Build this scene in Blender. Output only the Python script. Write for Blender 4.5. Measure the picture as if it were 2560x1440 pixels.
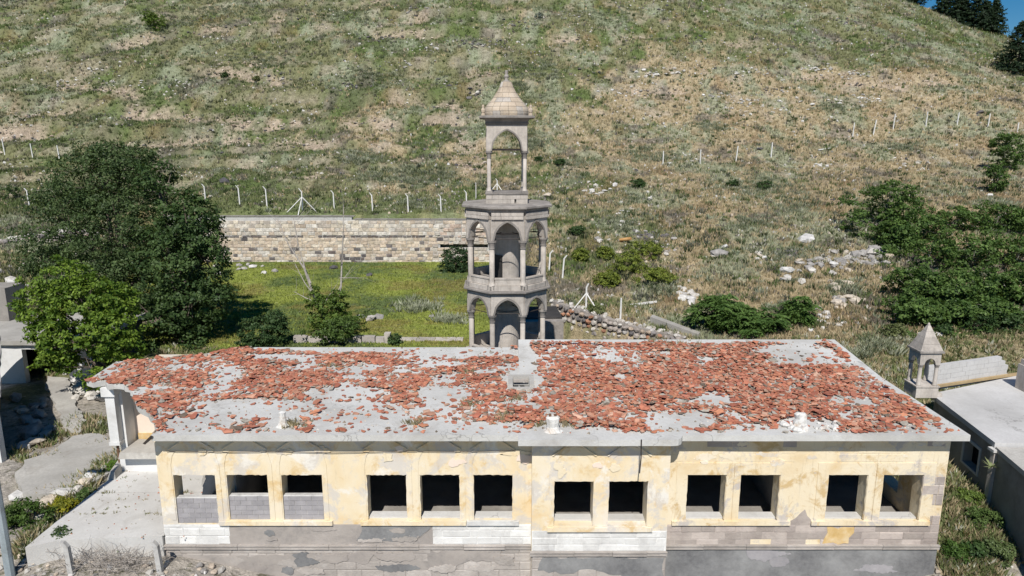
import bpy, bmesh, math, random
import numpy as np
from mathutils import Vector, Matrix
from mathutils.geometry import tessellate_polygon

for o in list(bpy.data.objects):
    bpy.data.objects.remove(o)
SC = bpy.context.scene
COL = SC.collection
rnd = random.Random(7)
RNG = np.random.default_rng(11)
R = math.radians
PI = math.pi

# ------------------------------------------------------------------ camera
CAM_Z = 13.0
PITCH = R(12.0)
FPX = 1775.0
cam_d = bpy.data.cameras.new('camera')
cam = bpy.data.objects.new('camera', cam_d)
COL.objects.link(cam)
cam.location = (0, 0, CAM_Z)
cam.rotation_euler = (PI / 2 - PITCH, 0, 0)
cam_d.sensor_width = 36.0
cam_d.lens = 36.0 * FPX / 2560.0
cam_d.clip_end = 3000
cam_d.clip_start = 0.1
SC.camera = cam
SC.render.resolution_x, SC.render.resolution_y = 1024, 576

# ------------------------------------------------------------------ sky, sun, exposure
SUN_EL, SUN_AZ = R(49.0), R(-6.0)          # azimuth from -Y towards +X (negative: from the left)
to_sun = Vector((math.sin(SUN_AZ) * math.cos(SUN_EL), -math.cos(SUN_AZ) * math.cos(SUN_EL), math.sin(SUN_EL)))
world = bpy.data.worlds.new('World')
SC.world = world
world.use_nodes = True
wn = world.node_tree
wn.nodes.clear()
sky = wn.nodes.new('ShaderNodeTexSky')
sky.sky_type = 'NISHITA'
sky.sun_disc = False
sky.sun_elevation = SUN_EL
sky.sun_rotation = math.atan2(to_sun.x, to_sun.y)
sky.altitude = 1200
sky.air_density = 1.0
sky.dust_density = 0.0
sky.ozone_density = 2.5
bg = wn.nodes.new('ShaderNodeBackground')
bg.inputs['Strength'].default_value = 0.062
wo = wn.nodes.new('ShaderNodeOutputWorld')
hsv = wn.nodes.new('ShaderNodeHueSaturation')
hsv.inputs['Saturation'].default_value = 1.55
hsv.inputs['Value'].default_value = 1.08
wn.links.new(sky.outputs[0], hsv.inputs['Color'])
wn.links.new(hsv.outputs[0], bg.inputs[0])
wn.links.new(bg.outputs[0], wo.inputs[0])
sun_d = bpy.data.lights.new('sun', 'SUN')
sun_d.energy = 5.0
sun_d.angle = R(0.53)
sun_d.color = (1.0, 0.955, 0.89)
sun = bpy.data.objects.new('sun', sun_d)
COL.objects.link(sun)
sun.rotation_euler = (-to_sun).to_track_quat('-Z', 'Y').to_euler()
sun.location = to_sun * 60
SC.view_settings.view_transform = 'Standard'
SC.view_settings.look = 'None'
SC.view_settings.exposure = 0.0
SC.view_settings.gamma = 1.0
SC.view_settings.use_curve_mapping = False
SC.render.engine = 'CYCLES'
SC.cycles.max_bounces = 4
SC.cycles.diffuse_bounces = 2
SC.cycles.transparent_max_bounces = 4

# ------------------------------------------------------------------ small tools
def tag(o, label=None, cat=None, group=None, kind=None):
    if label: o['label'] = label
    if cat: o['category'] = cat
    if group: o['group'] = group
    if kind: o['kind'] = kind
    return o

def empty(name, loc=(0, 0, 0), rz=0.0, parent=None):
    o = bpy.data.objects.new(name, None)
    COL.objects.link(o)
    o.location = loc
    o.rotation_euler = (0, 0, rz)
    o.parent = parent
    o.empty_display_size = 0.2
    return o

def link(name, me, mat=None, parent=None, loc=None):
    o = bpy.data.objects.new(name, me)
    COL.objects.link(o)
    if mat is not None and not me.materials:
        me.materials.append(mat)
    o.parent = parent
    if loc is not None: o.location = loc
    return o

def np_mesh(name, V, F, colors=None, smooth=False):
    V = np.asarray(V, dtype=np.float32)
    F = np.asarray(F, dtype=np.int32)
    me = bpy.data.meshes.new(name)
    n, k = F.shape
    me.vertices.add(len(V)); me.vertices.foreach_set('co', V.ravel())
    me.loops.add(n * k); me.loops.foreach_set('vertex_index', F.ravel())
    me.polygons.add(n)
    me.polygons.foreach_set('loop_start', np.arange(0, n * k, k, dtype=np.int32))
    if smooth: me.polygons.foreach_set('use_smooth', np.ones(n, dtype=bool))
    if colors is not None:
        C = np.ones((len(V), 4), dtype=np.float32); C[:, :3] = colors
        at = me.color_attributes.new('Col', 'FLOAT_COLOR', 'POINT')
        at.data.foreach_set('color', C.ravel())
    me.update(calc_edges=True)
    return me

class MB:
    """collects faces into one mesh"""
    def __init__(s): s.v = []; s.f = []; s.c = []
    def add(s, verts, faces, col=None):
        b = len(s.v)
        s.v += [tuple(v) for v in verts]
        s.f += [tuple(i + b for i in f) for f in faces]
        if col is not None: s.c += [tuple(col)] * len(verts)
    def box(s, x0, x1, y0, y1, z0, z1, col=None, M=None):
        vs = [Vector(p) for p in ((x0,y0,z0),(x1,y0,z0),(x1,y1,z0),(x0,y1,z0),(x0,y0,z1),(x1,y0,z1),(x1,y1,z1),(x0,y1,z1))]
        if M is not None: vs = [M @ v for v in vs]
        s.add(vs, [(3,2,1,0),(4,5,6,7),(0,1,5,4),(1,2,6,5),(2,3,7,6),(3,0,4,7)], col)
    def tube(s, pts, rad, n=6, cap=True, col=None):
        pts = [Vector(p) for p in pts]
        rings = []
        for i, p in enumerate(pts):
            d = (pts[min(i+1, len(pts)-1)] - pts[max(i-1, 0)])
            d = d.normalized() if d.length > 1e-9 else Vector((0,0,1))
            a = d.orthogonal().normalized() if abs(d.z) < .98 else Vector((1,0,0)).cross(d).normalized()
            b = d.cross(a)
            r = rad[i] if isinstance(rad, (list, tuple)) else rad
            rings.append([p + (a*math.cos(2*PI*k/n) + b*math.sin(2*PI*k/n))*r for k in range(n)])
        vs = [v for r_ in rings for v in r_]; fs = []
        for i in range(len(pts)-1):
            for k in range(n):
                fs.append((i*n+k, i*n+(k+1)%n, (i+1)*n+(k+1)%n, (i+1)*n+k))
        if cap:
            fs.append(tuple(range(n))[::-1]); fs.append(tuple((len(pts)-1)*n+k for k in range(n)))
        s.add(vs, fs, col)
    def lathe(s, prof, n=16, rot=0.0, sq=None, col=None, cx=0, cy=0):
        """prof = [(r,z)...]; n sides"""
        vs = []; fs = []
        for (r, z) in prof:
            for k in range(n):
                a = 2*PI*k/n + rot
                vs.append((cx + r*math.cos(a), cy + r*math.sin(a), z))
        for i in range(len(prof)-1):
            for k in range(n):
                fs.append((i*n+k, i*n+(k+1)%n, (i+1)*n+(k+1)%n, (i+1)*n+k))
        fs.append(tuple(range(n))[::-1]); fs.append(tuple((len(prof)-1)*n+k for k in range(n)))
        s.add(vs, fs, col)
    def mesh(s, name, smooth=False):
        me = bpy.data.meshes.new(name)
        me.from_pydata(s.v, [], s.f)
        if s.c and len(s.c) == len(s.v):
            at = me.color_attributes.new('Col', 'FLOAT_COLOR', 'POINT')
            C = np.ones((len(s.v), 4), dtype=np.float32); C[:, :3] = np.array(s.c)
            at.data.foreach_set('color', C.ravel())
        if smooth:
            me.polygons.foreach_set('use_smooth', np.ones(len(me.polygons), dtype=bool))
        me.update()
        return me
    def build(s, name, mat, parent=None, smooth=False, loc=None):
        return link(name, s.mesh(name, smooth), mat, parent, loc)

# value noise ---------------------------------------------------------
def _h(ix, iy, seed):
    n = (ix.astype(np.int64) * 374761393 + iy.astype(np.int64) * 668265263 + seed * 974634721) & 0xffffffff
    n = ((n ^ (n >> 13)) * 1274126177) & 0xffffffff
    return ((n ^ (n >> 16)) & 0xffff) / 65535.0

def vnoise(x, y, seed=0):
    x = np.asarray(x, dtype=np.float64); y = np.asarray(y, dtype=np.float64)
    ix, iy = np.floor(x), np.floor(y)
    fx, fy = x - ix, y - iy
    fx = fx*fx*(3-2*fx); fy = fy*fy*(3-2*fy)
    a = _h(ix, iy, seed); b = _h(ix+1, iy, seed); c = _h(ix, iy+1, seed); d = _h(ix+1, iy+1, seed)
    return (a*(1-fx)+b*fx)*(1-fy) + (c*(1-fx)+d*fx)*fy

def fbm(x, y, seed=0, octv=4):
    t = 0; a = .5; n = 0
    for i in range(octv):
        t = t + a*vnoise(x*(2**i)+17.3*i, y*(2**i)-9.1*i, seed+i); n += a; a *= .5
    return t/n

def sstep(a, b, x):
    t = np.clip((x-a)/(b-a), 0, 1)
    return t*t*(3-2*t)

# pixel of the 2560 x 1440 photograph -> direction from the camera
CT, ST = math.cos(PITCH), math.sin(PITCH)
def ray(u, v):
    xc = (u-1280)/FPX; yc = -(v-720)/FPX
    return Vector((xc, CT + ST*yc, -ST + CT*yc))
def at_y(u, v, y):
    d = ray(u, v); t = y/d.y
    return Vector((d.x*t, y, CAM_Z + d.z*t))
def at_z(u, v, z):
    d = ray(u, v); t = (z-CAM_Z)/d.z
    return Vector((d.x*t, d.y*t, z))

# ------------------------------------------------------------------ materials
class NT:
    def __init__(s, name):
        s.m = bpy.data.materials.new(name); s.m.use_nodes = True
        s.t = s.m.node_tree; s.t.nodes.clear()
        s.out = s.n('ShaderNodeOutputMaterial')
        s.co = s.n('ShaderNodeNewGeometry').outputs['Position']
    def n(s, typ, **kw):
        nd = s.t.nodes.new(typ)
        for k, v in kw.items(): setattr(nd, k, v)
        return nd
    def l(s, a, b): s.t.links.new(a, b)
    def noise(s, scale, detail=6, rough=.6, dist=0.0, vec=None, stretch=None, off=0):
        nd = s.n('ShaderNodeTexNoise'); nd.inputs['Scale'].default_value = scale
        nd.inputs['Detail'].default_value = detail; nd.inputs['Roughness'].default_value = rough
        nd.inputs['Distortion'].default_value = dist
        v = vec or s.co
        mp = s.n('ShaderNodeMapping'); mp.inputs['Location'].default_value = (off*3.1, off*7.7, off*1.3)
        if stretch: mp.inputs['Scale'].default_value = stretch
        s.l(v, mp.inputs[0]); s.l(mp.outputs[0], nd.inputs['Vector'])
        return nd.outputs['Fac']
    def ramp(s, fac, stops, interp='LINEAR'):
        nd = s.n('ShaderNodeValToRGB'); nd.color_ramp.interpolation = interp
        el = nd.color_ramp.elements
        while len(el) < len(stops): el.new(0.5)
        for e, (p, c) in zip(el, stops):
            e.position = p
            e.color = (*c, 1) if isinstance(c, (tuple, list)) else (c, c, c, 1)
        s.l(fac, nd.inputs[0]); return nd.outputs[0]
    def mix(s, fac, a, b, mode='MIX'):
        nd = s.n('ShaderNodeMix', data_type='RGBA', blend_type=mode)
        for val, i in ((fac, 0), (a, 6), (b, 7)):
            if isinstance(val, (int, float)): nd.inputs[i].default_value = val if i == 0 else (val, val, val, 1)
            elif isinstance(val, (tuple, list)): nd.inputs[i].default_value = (*val, 1)
            else: s.l(val, nd.inputs[i])
        return nd.outputs[2]
    def math(s, op, a, b=0.0):
        nd = s.n('ShaderNodeMath', operation=op)
        for val, i in ((a, 0), (b, 1)):
            if isinstance(val, (int, float)): nd.inputs[i].default_value = val
            else: s.l(val, nd.inputs[i])
        return nd.outputs[0]
    def attr(s, name='Col'):
        nd = s.n('ShaderNodeAttribute'); nd.attribute_name = name; return nd.outputs['Color']
    def orand(s): return s.n('ShaderNodeObjectInfo').outputs['Random']
    def finish(s, col, rough=.9, bump=None, bstr=.4, bdist=.02, spec=.25, metal=0.0):
        p = s.n('ShaderNodeBsdfPrincipled')
        if isinstance(col, (tuple, list)): p.inputs['Base Color'].default_value = (*col, 1)
        else: s.l(col, p.inputs['Base Color'])
        if isinstance(rough, (int, float)): p.inputs['Roughness'].default_value = rough
        else: s.l(rough, p.inputs['Roughness'])
        p.inputs['Specular IOR Level'].default_value = spec
        p.inputs['Metallic'].default_value = metal
        if bump is not None:
            b = s.n('ShaderNodeBump'); b.inputs['Strength'].default_value = bstr; b.inputs['Distance'].default_value = bdist
            s.l(bump, b.inputs['Height']); s.l(b.outputs[0], p.inputs['Normal'])
        s.l(p.outputs[0], s.out.inputs[0]); return s.m

def stone_mat(name, base, dark, light, scale=1.2, stain=(.12,.11,.10), stain_amt=.5, bump=.5, orand=.0, rough=.9, fine=9.0, streak=.0):
    t = NT(name)
    n1 = t.noise(scale, 6, .65); n2 = t.noise(fine, 5, .7, off=2); n3 = t.noise(scale*.6, 5, .75, .6, off=4)
    c = t.ramp(n1, [(.3, dark), (.5, base), (.7, light)])
    c = t.mix(t.ramp(n2, [(.35, 0.0), (.75, .35)]), c, light)
    c = t.mix(t.math('MULTIPLY', t.ramp(n3, [(.52, 0.0), (.72, 1.0)]), stain_amt), c, stain)
    if streak:
        sk = t.noise(2.6, 6, .75, .2, stretch=(3.2, 3.2, .22), off=31)
        c = t.mix(t.math('MULTIPLY', t.ramp(sk, [(.50, 0.0), (.72, 1.0)]), streak), c, stain)
    if orand:
        r = t.ramp(t.orand(), [(0, 1-orand), (1, 1+orand*.6)])
        c = t.mix(1.0, c, r, 'MULTIPLY')
    return t.finish(c, rough, t.math('ADD', n2, t.math('MULTIPLY', n1, .6)), bump, .03)

M = {}
# bell tower stone: greyish pink tuff
M['tower'] = stone_mat('tower_stone', (.485,.44,.39), (.34,.305,.27), (.60,.55,.495), 1.3, (.20,.18,.165), .45, .6, .14, streak=.5)
M['tower_grey'] = stone_mat('tower_cornice_stone', (.265,.243,.222), (.175,.16,.148), (.37,.34,.31), 1.6, (.12,.11,.10), .5, .6, .15, streak=.5)
M['dome'] = stone_mat('dome_stone', (.50,.41,.31), (.41,.33,.255), (.57,.49,.40), 1.5, (.17,.155,.14), .6, .5, .10)
M['iron'] = stone_mat('iron', (.035,.03,.028), (.02,.018,.016), (.07,.05,.04), 6, bump=.2, rough=.6)
# facade
def plaster():
    t = NT('cream_plaster')
    a = t.noise(.55, 6, .62, .3); b = t.noise(1.6, 7, .7, .5, off=3); c3 = t.noise(14, 4, .7, off=5)
    col = t.ramp(a, [(.28, (.72,.51,.26)), (.40, (.76,.625,.41)), (.52, (.78,.68,.50)), (.70, (.78,.70,.58))])
    col = t.mix(t.ramp(b, [(.52, 0.0), (.64, .7)]), col, (.64,.44,.19))       # ochre older coat
    g = t.noise(.9, 7, .72, .4, off=9)
    col = t.mix(t.ramp(g, [(.53, 0.0), (.60, .7)]), col, (.58,.555,.53))        # grey base coat
    w = t.noise(1.2, 6, .7, .3, off=14)
    col = t.mix(t.ramp(w, [(.56, 0.0), (.64, .8)]), col, (.80,.765,.69))
    s = t.noise(2.0, 6, .75, .2, stretch=(3.0, 3.0, .35), off=17)
    col = t.mix(t.ramp(s, [(.58, 0.0), (.78, .45)]), col, (.30,.24,.17))
    return t.finish(col, .92, t.math('ADD', c3, b), .35, .015)
M['plaster'] = plaster()
def plaster_worn():
    t = NT('worn_ochre_plaster')
    a = t.noise(.5, 6, .62, .4, off=1); b = t.noise(1.3, 7, .72, .6, off=6); c3 = t.noise(12, 4, .7, off=5)
    col = t.ramp(a, [(.34, (.78,.70,.54)), (.52, (.77,.66,.47)), (.64, (.70,.54,.32)), (.76, (.60,.42,.20))])
    col = t.mix(t.ramp(b, [(.54, 0.0), (.64, .75)]), col, (.55,.37,.15))
    g = t.noise(1.0, 7, .72, .4, off=21)
    col = t.mix(t.ramp(g, [(.55, 0.0), (.62, .85)]), col, (.50,.465,.44))
    # exposed ashlar joints where the coat is gone
    s = t.noise(2.2, 6, .75, .2, stretch=(3.0, 3.0, .3), off=12)
    col = t.mix(t.ramp(s, [(.56, 0.0), (.78, .5)]), col, (.33,.24,.14))
    return t.finish(col, .92, t.math('ADD', c3, b), .45, .02)
M['plaster_worn'] = plaster_worn()
M['pink_plaster'] = stone_mat('pink_plaster', (.80,.66,.55), (.74,.60,.48), (.82,.70,.60), .8, (.55,.42,.28), .3, .2)
M['ochre'] = stone_mat('ochre_paint', (.63,.43,.18), (.52,.34,.12), (.72,.58,.36), 2.5, (.50,.46,.42), .6, .3)
M['whitewash'] = stone_mat('whitewashed_stone', (.74,.73,.70), (.58,.57,.55), (.80,.80,.78), 1.4, (.36,.34,.32), .5, .5, .14)
M['block_stone'] = stone_mat('facade_ashlar', (.44,.38,.34), (.33,.28,.26), (.54,.48,.43), 1.2, (.24,.20,.18), .5, .6, .25)
M['block_pale'] = stone_mat('pale_base_stone', (.42,.38,.345), (.31,.285,.26), (.52,.48,.44), 1.3, (.24,.215,.20), .5, .8, .16)
M['render_brown'] = stone_mat('brown_grey_render', (.36,.325,.295), (.27,.245,.23), (.43,.39,.355), .8, (.16,.155,.155), .6, .45)
M['render_dark'] = stone_mat('dark_cement_render', (.20,.20,.20), (.105,.105,.11), (.34,.34,.335), .55, (.07,.07,.075), .5, .5)
M['cmu'] = stone_mat('concrete_block', (.34,.325,.335), (.29,.28,.29), (.40,.385,.39), 3, (.24,.23,.23), .3, .4, .10)
M['mortar'] = stone_mat('mortar', (.50,.49,.47), (.42,.41,.40), (.58,.57,.55), 3, bump=.5)
def concrete(name, base, dk, lt, stain=(.20,.185,.165), amt=.5):
    t = NT(name)
    a = t.noise(.35, 6, .6, .3); b = t.noise(1.1, 8, .72, .5, off=3); c3 = t.noise(11, 5, .75, off=7)
    col = t.ramp(a, [(.32, dk), (.5, base), (.68, lt)])
    col = t.mix(t.math('MULTIPLY', t.ramp(b, [(.52, 0.0), (.74, 1.0)]), amt), col, stain)
    col = t.mix(t.ramp(c3, [(.40, .35), (.6, 0.0)]), col, dk)
    cr = t.n('ShaderNodeTexVoronoi', feature='DISTANCE_TO_EDGE'); cr.inputs['Scale'].default_value = .45
    wv = t.n('ShaderNodeVectorMath', operation='ADD'); nz = t.n('ShaderNodeTexNoise'); nz.inputs['Scale'].default_value = 2.5
    t.l(t.co, nz.inputs['Vector']); t.l(t.co, wv.inputs[0]); t.l(nz.outputs['Color'], wv.inputs[1]); t.l(wv.outputs[0], cr.inputs['Vector'])
    crk = t.math('MULTIPLY', t.ramp(cr.outputs['Distance'], [(.0, .6), (.010, 0.0)]), t.ramp(t.noise(.25, 3, .6, off=40), [(.50, 0.0), (.60, 1.0)]))
    col = t.mix(crk, col, (.16,.15,.14))
    return t.finish(col, .92, t.math('ADD', c3, b), .4, .02)
M['roof_concrete'] = concrete('roof_concrete', (.575,.57,.545), (.44,.43,.405), (.65,.65,.63), (.33,.305,.27), .7)
M['roof_concrete_grey'] = concrete('weathered_roof_concrete', (.44,.42,.385), (.32,.30,.27), (.54,.52,.48), (.22,.20,.175), .6)
M['terrace'] = concrete('terrace_concrete', (.58,.57,.545), (.49,.475,.45), (.65,.64,.62), (.30,.27,.23), .5)
M['yard_concrete'] = concrete('yard_concrete', (.40,.385,.355), (.28,.265,.24), (.52,.50,.46), (.23,.20,.165), .6)
M['annex_roof'] = concrete('annex_roof_concrete', (.53,.52,.505), (.42,.41,.395), (.62,.61,.60), (.38,.36,.34), .4)
M['annex_wall'] = stone_mat('annex_cement_wall', (.27,.25,.225), (.19,.175,.16), (.36,.335,.30), .9, (.12,.11,.10), .5, .4)
M['white_wall'] = stone_mat('white_wall', (.70,.70,.69), (.58,.575,.56), (.76,.76,.75), .9, (.36,.33,.28), .4, .3)
M['tan_wall'] = stone_mat('tan_wall', (.42,.31,.17), (.32,.23,.12), (.52,.40,.24), 1.0, (.25,.2,.14), .4, .3)
M['inner'] = stone_mat('interior_plaster', (.30,.29,.28), (.2,.19,.18), (.4,.38,.36), .8, bump=.2)
M['shade_black'] = stone_mat('shade_black_interior', (.045,.043,.042), (.025,.024,.023), (.075,.07,.068), .8, bump=.2)  # near-black base colour standing in for the shade inside openings
# individual coloured pieces
def col_mat(name, nscale=7, var=.35, rough=.9, bump=.5, bd=.02, spec=.2):
    t = NT(name)
    n = t.noise(nscale, 5, .7); f = t.ramp(n, [(.3, 1-var), (.7, 1+var*.5)])
    c = t.mix(1.0, t.attr(), f, 'MULTIPLY')
    return t.finish(c, rough, n, bump, bd, spec)
M['tile'] = col_mat('terracotta', 9, .30)
M['rubble'] = col_mat('rubble_stone', 5, .45, bump=.8, bd=.05)
M['rock'] = col_mat('loose_rock', 4, .4, bump=.7, bd=.05)
def leaf_mat(name, trans=.28, rough=.55):
    t = NT(name)
    c = t.attr()
    d = t.n('ShaderNodeBsdfPrincipled'); t.l(c, d.inputs['Base Color']); d.inputs['Roughness'].default_value = rough
    d.inputs['Specular IOR Level'].default_value = .25
    tr = t.n('ShaderNodeBsdfTranslucent')
    c2 = t.mix(1.0, c, (1.25, 1.3, .6), 'MULTIPLY'); t.l(c2, tr.inputs[0])
    mx = t.n('ShaderNodeMixShader'); mx.inputs[0].default_value = trans
    t.l(d.outputs[0], mx.inputs[1]); t.l(tr.outputs[0], mx.inputs[2]); t.l(mx.outputs[0], t.out.inputs[0])
    return t.m
M['leaf'] = leaf_mat('leaves')
M['grass'] = leaf_mat('grass_blades', .22, .8)
M['bark'] = stone_mat('bark', (.16,.125,.10), (.09,.07,.055), (.24,.20,.165), 5, bump=.7)
M['bark_pale'] = stone_mat('pale_dead_wood', (.40,.36,.32), (.28,.25,.22), (.50,.46,.42), 5, bump=.5)
M['post'] = stone_mat('white_concrete_post', (.70,.69,.66), (.56,.55,.52), (.76,.75,.73), 3, (.42,.40,.37), .35, .3, .06)
M['post_grey'] = stone_mat('grey_concrete_post', (.46,.45,.43), (.34,.33,.31), (.54,.53,.51), 4, bump=.4)
M['pole'] = stone_mat('galvanised_pole', (.30,.35,.37), (.25,.29,.31), (.36,.41,.43), 2, bump=.05, rough=.5)
M['limewhite'] = stone_mat('lime_white', (.66,.645,.61), (.48,.46,.42), (.74,.73,.71), 4, (.36,.21,.09), .75, .6)
M['rust'] = stone_mat('rusty_steel', (.16,.085,.05), (.09,.05,.03), (.24,.14,.09), 6, bump=.4, rough=.8)
M['orange'] = stone_mat('orange_cloth', (.50,.27,.10), (.40,.20,.07), (.58,.36,.16), 3, bump=.3)
# ------------------------------------------------------------------ terrain
CR_X = [-220,-100,20,60,83,95,104,110,125,150,220]
CR_Z = [46,52,54,47.5,41.5,37.8,34.8,30.8,20,8,2]
Z91_X = [-160,-61,-20,20,45,61,75,100,150]
Z91_Z = [9.5,10.4,11.6,12.6,13.2,14.2,13.0,8.5,2]
WALL_Y = 65.0

def seg_dist(px, py, pts):
    best = np.full(px.shape, 1e9)
    for (ax, ay), (bx, by) in zip(pts[:-1], pts[1:]):
        dx, dy = bx-ax, by-ay
        t = np.clip(((px-ax)*dx + (py-ay)*dy)/(dx*dx+dy*dy+1e-9), 0, 1)
        best = np.minimum(best, np.hypot(px-(ax+t*dx), py-(ay+t*dy)))
    return best

def zbase(X, Y):
    X = np.asarray(X, dtype=np.float64); Y = np.asarray(Y, dtype=np.float64)
    # right of the tower
    zr = np.interp(Y, [34, 38, 42, 66, 80, 91], [1.0, 1.4, 1.9, 6.9, 9.8, 13.0])
    zr = zr + np.clip(X-8, 0, 26)*.055*sstep(30, 38, Y)*(1-sstep(55, 80, Y))
    # lawn and the slope above its wall
    lawn = 1.25 + (Y-40)*.02
    above = np.interp(Y, [WALL_Y, 67, 80, 91], [5.85, 6.35, 8.9, 11.8])
    k = sstep(WALL_Y+.12, WALL_Y+.5, Y)
    zl = lawn*(1-k) + above*k
    # far left, no lawn
    zf = np.interp(Y, [30, 44, 48, 60, 66, 70, 91], [1.2, 1.35, 1.9, 5.2, 6.2, 6.6, 10.6])
    a = sstep(-31, -35, X)
    z = zl*(1-a) + zf*a
    # boundary between lawn and right slope
    bx = np.interp(Y, [36, 39.4, 45.0, 65, 80], [13.0, 9.8, 2.5, -.3, -3.0])
    w = np.interp(Y, [46, 66, 70, 95], [.8, 1.0, 4.0, 14.0])
    s = sstep(-w*.4, w, X-bx)
    z = z*(1-s) + zr*s
    # sunken court behind the building
    court = sstep(.5, .9, X)*sstep(36.2, 36.8, Y)*(1-sstep(-.75, -.15, (X-2.5)*.609+(Y-45.0)*.793))
    court = court*(Y < 45.8)
    z = z*(1-court) + (-1.3)*court
    # the hill proper
    c = np.interp(X, CR_X, CR_Z); z91 = np.interp(X, Z91_X, Z91_Z)
    t = np.clip((Y-91)/(160-91), 0, 1)
    zh = z91 + (c-z91)*(t*.9 + .1*t*t)
    zh = zh - np.clip(Y-160, 0, 400)*.22
    z = np.where(Y > 91, zh, z + (z91-np.interp(91.0, [80, 91], [9.8, 13.0]))*sstep(78, 91, Y)*s + (z91-11.8)*sstep(78, 91, Y)*(1-s)*(1-a) + (z91-10.6)*sstep(78, 91, Y)*a)
    # near ground
    fl = np.interp(Y, [10, 18.2, 19.6, 21.8, 30], [.0, .05, .45, 1.15, 1.2])      # left yard
    fb = np.interp(Y, [10, 27, 28, 36], [.05, .05, .9, 1.1])                       # under and behind the building
    fr = np.interp(Y, [10, 18.2, 22, 27, 34], [.0, .1, 1.35, 1.5, 1.1])            # right gap
    kl = sstep(-13.2, -14.0, X); kr = sstep(12.3, 12.9, X)
    zf2 = fb*(1-kl)*(1-kr) + fl*kl + fr*kr
    zf2 = zf2 + .78*sstep(-6.0, -10.5, X)*sstep(16.2, 18.1, Y)*(1-sstep(18.9, 21.5, Y))
    q = sstep(33, 37, Y)
    return np.where(Y < 37, zf2*(1-q) + z*q, z)

def terrace(X, Y):
    """phase of the low old field terraces on the left half of the slope"""
    ph = (Y + 16.0*fbm(X*.04, Y*.05, 3, 3) + 2.2*fbm(X*.3, Y*.2, 4, 3) + X*.05)/7.4
    return ph - np.floor(ph)

def zt(X, Y):
    X = np.asarray(X, dtype=np.float64); Y = np.asarray(Y, dtype=np.float64)
    z = zbase(X, Y)
    hill = sstep(38, 50, Y)
    inl = (X > -32) & (X < np.interp(Y, [36, 39.4, 45.0, 65], [13.0, 9.8, 2.5, -.3])) & (Y < WALL_Y+1)
    hill = np.where(inl, .12, hill)
    big = (fbm(X*.09, Y*.12, 5, 3)-.5)*2.2*sstep(68, 100, Y)*(1-.7*sstep(140, 160, Y))
    med = (fbm(X*.45, Y*.6, 9, 4)-.5)*.75
    fr_ = terrace(X, Y)
    ter = (sstep(.0, .16, fr_)-fr_)*1.2*sstep(25, -12, X)*sstep(70, 80, Y)*(1-sstep(125, 150, Y))
    return z + hill*(med + big + ter) + (fbm(X*.8, Y*.8, 31, 3)-.5)*.22*sstep(-13, -15, X)*(Y < 34) + (fbm(X*1.2, Y*1.2, 33, 3)-.5)*.2*(Y < 22)*(Y < 18.9)

def hit(u, v, y0=28.0, y1=330.0):
    d = ray(u, v); Y = np.arange(y0, y1, .15)
    X = d.x/d.y*Y; Z = CAM_Z + d.z/d.y*Y
    b = zt(X, Y) > Z
    i = int(np.argmax(b)) if b.any() else len(Y)-1
    return Vector((X[i], Y[i], float(zt(X[i], Y[i]))))

BANKS_PX = [
    [(285,122),(330,108),(420,97),(500,78),(600,60),(760,42),(900,15),(965,-5)],
    [(0,326),(60,330),(140,338)], [(180,362),(260,352),(330,372)], [(0,268),(80,285),(180,280)],
    [(300,285),(420,292),(520,300),(620,312),(740,298)],
    [(330,372),(520,345),(640,352),(800,368)], [(600,420),(760,440),(900,432)],
    [(1060,262),(1130,258),(1165,280)], [(1075,300),(1150,312)], [(1150,330),(1170,362),(1205,400)],
    [(1010,392),(1120,404),(1205,420)], [(1170,190),(1225,180)],
    [(940,90),(1090,88)], [(960,60),(1050,50)], [(520,180),(600,176)], [(620,190),(690,205)],
    [(1400,95),(1440,95)], [(1560,95),(1620,92)], [(1820,110),(1850,112)],
    [(1990,190),(2120,178)], [(2120,212),(2250,215)], [(2270,202),(2370,204)], [(1580,230),(1700,228)],
    [(880,300),(980,310)], [(140,210),(340,235)], [(560,150),(640,160)],
]
BANKS = [[tuple(hit(u, v).xy) for u, v in b] for b in BANKS_PX]

def bank_d(X, Y):
    d = np.full(np.shape(X), 1e9)
    for b in BANKS: d = np.minimum(d, seg_dist(X, Y, b))
    return d

C_TAN = np.array((.43,.350,.225)); C_TAN2 = np.array((.355,.292,.185)); C_OLIVE = np.array((.195,.198,.100))
C_GREEN = np.array((.118,.158,.054)); C_SAGE = np.array((.29,.32,.22)); C_SOIL = np.array((.43,.345,.265))
C_GREY = np.array((.175,.155,.130)); C_LAWN = np.array((.235,.27,.062)); C_RUST = np.array((.22,.125,.055))
C_DUST = np.array((.375,.335,.28))

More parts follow.
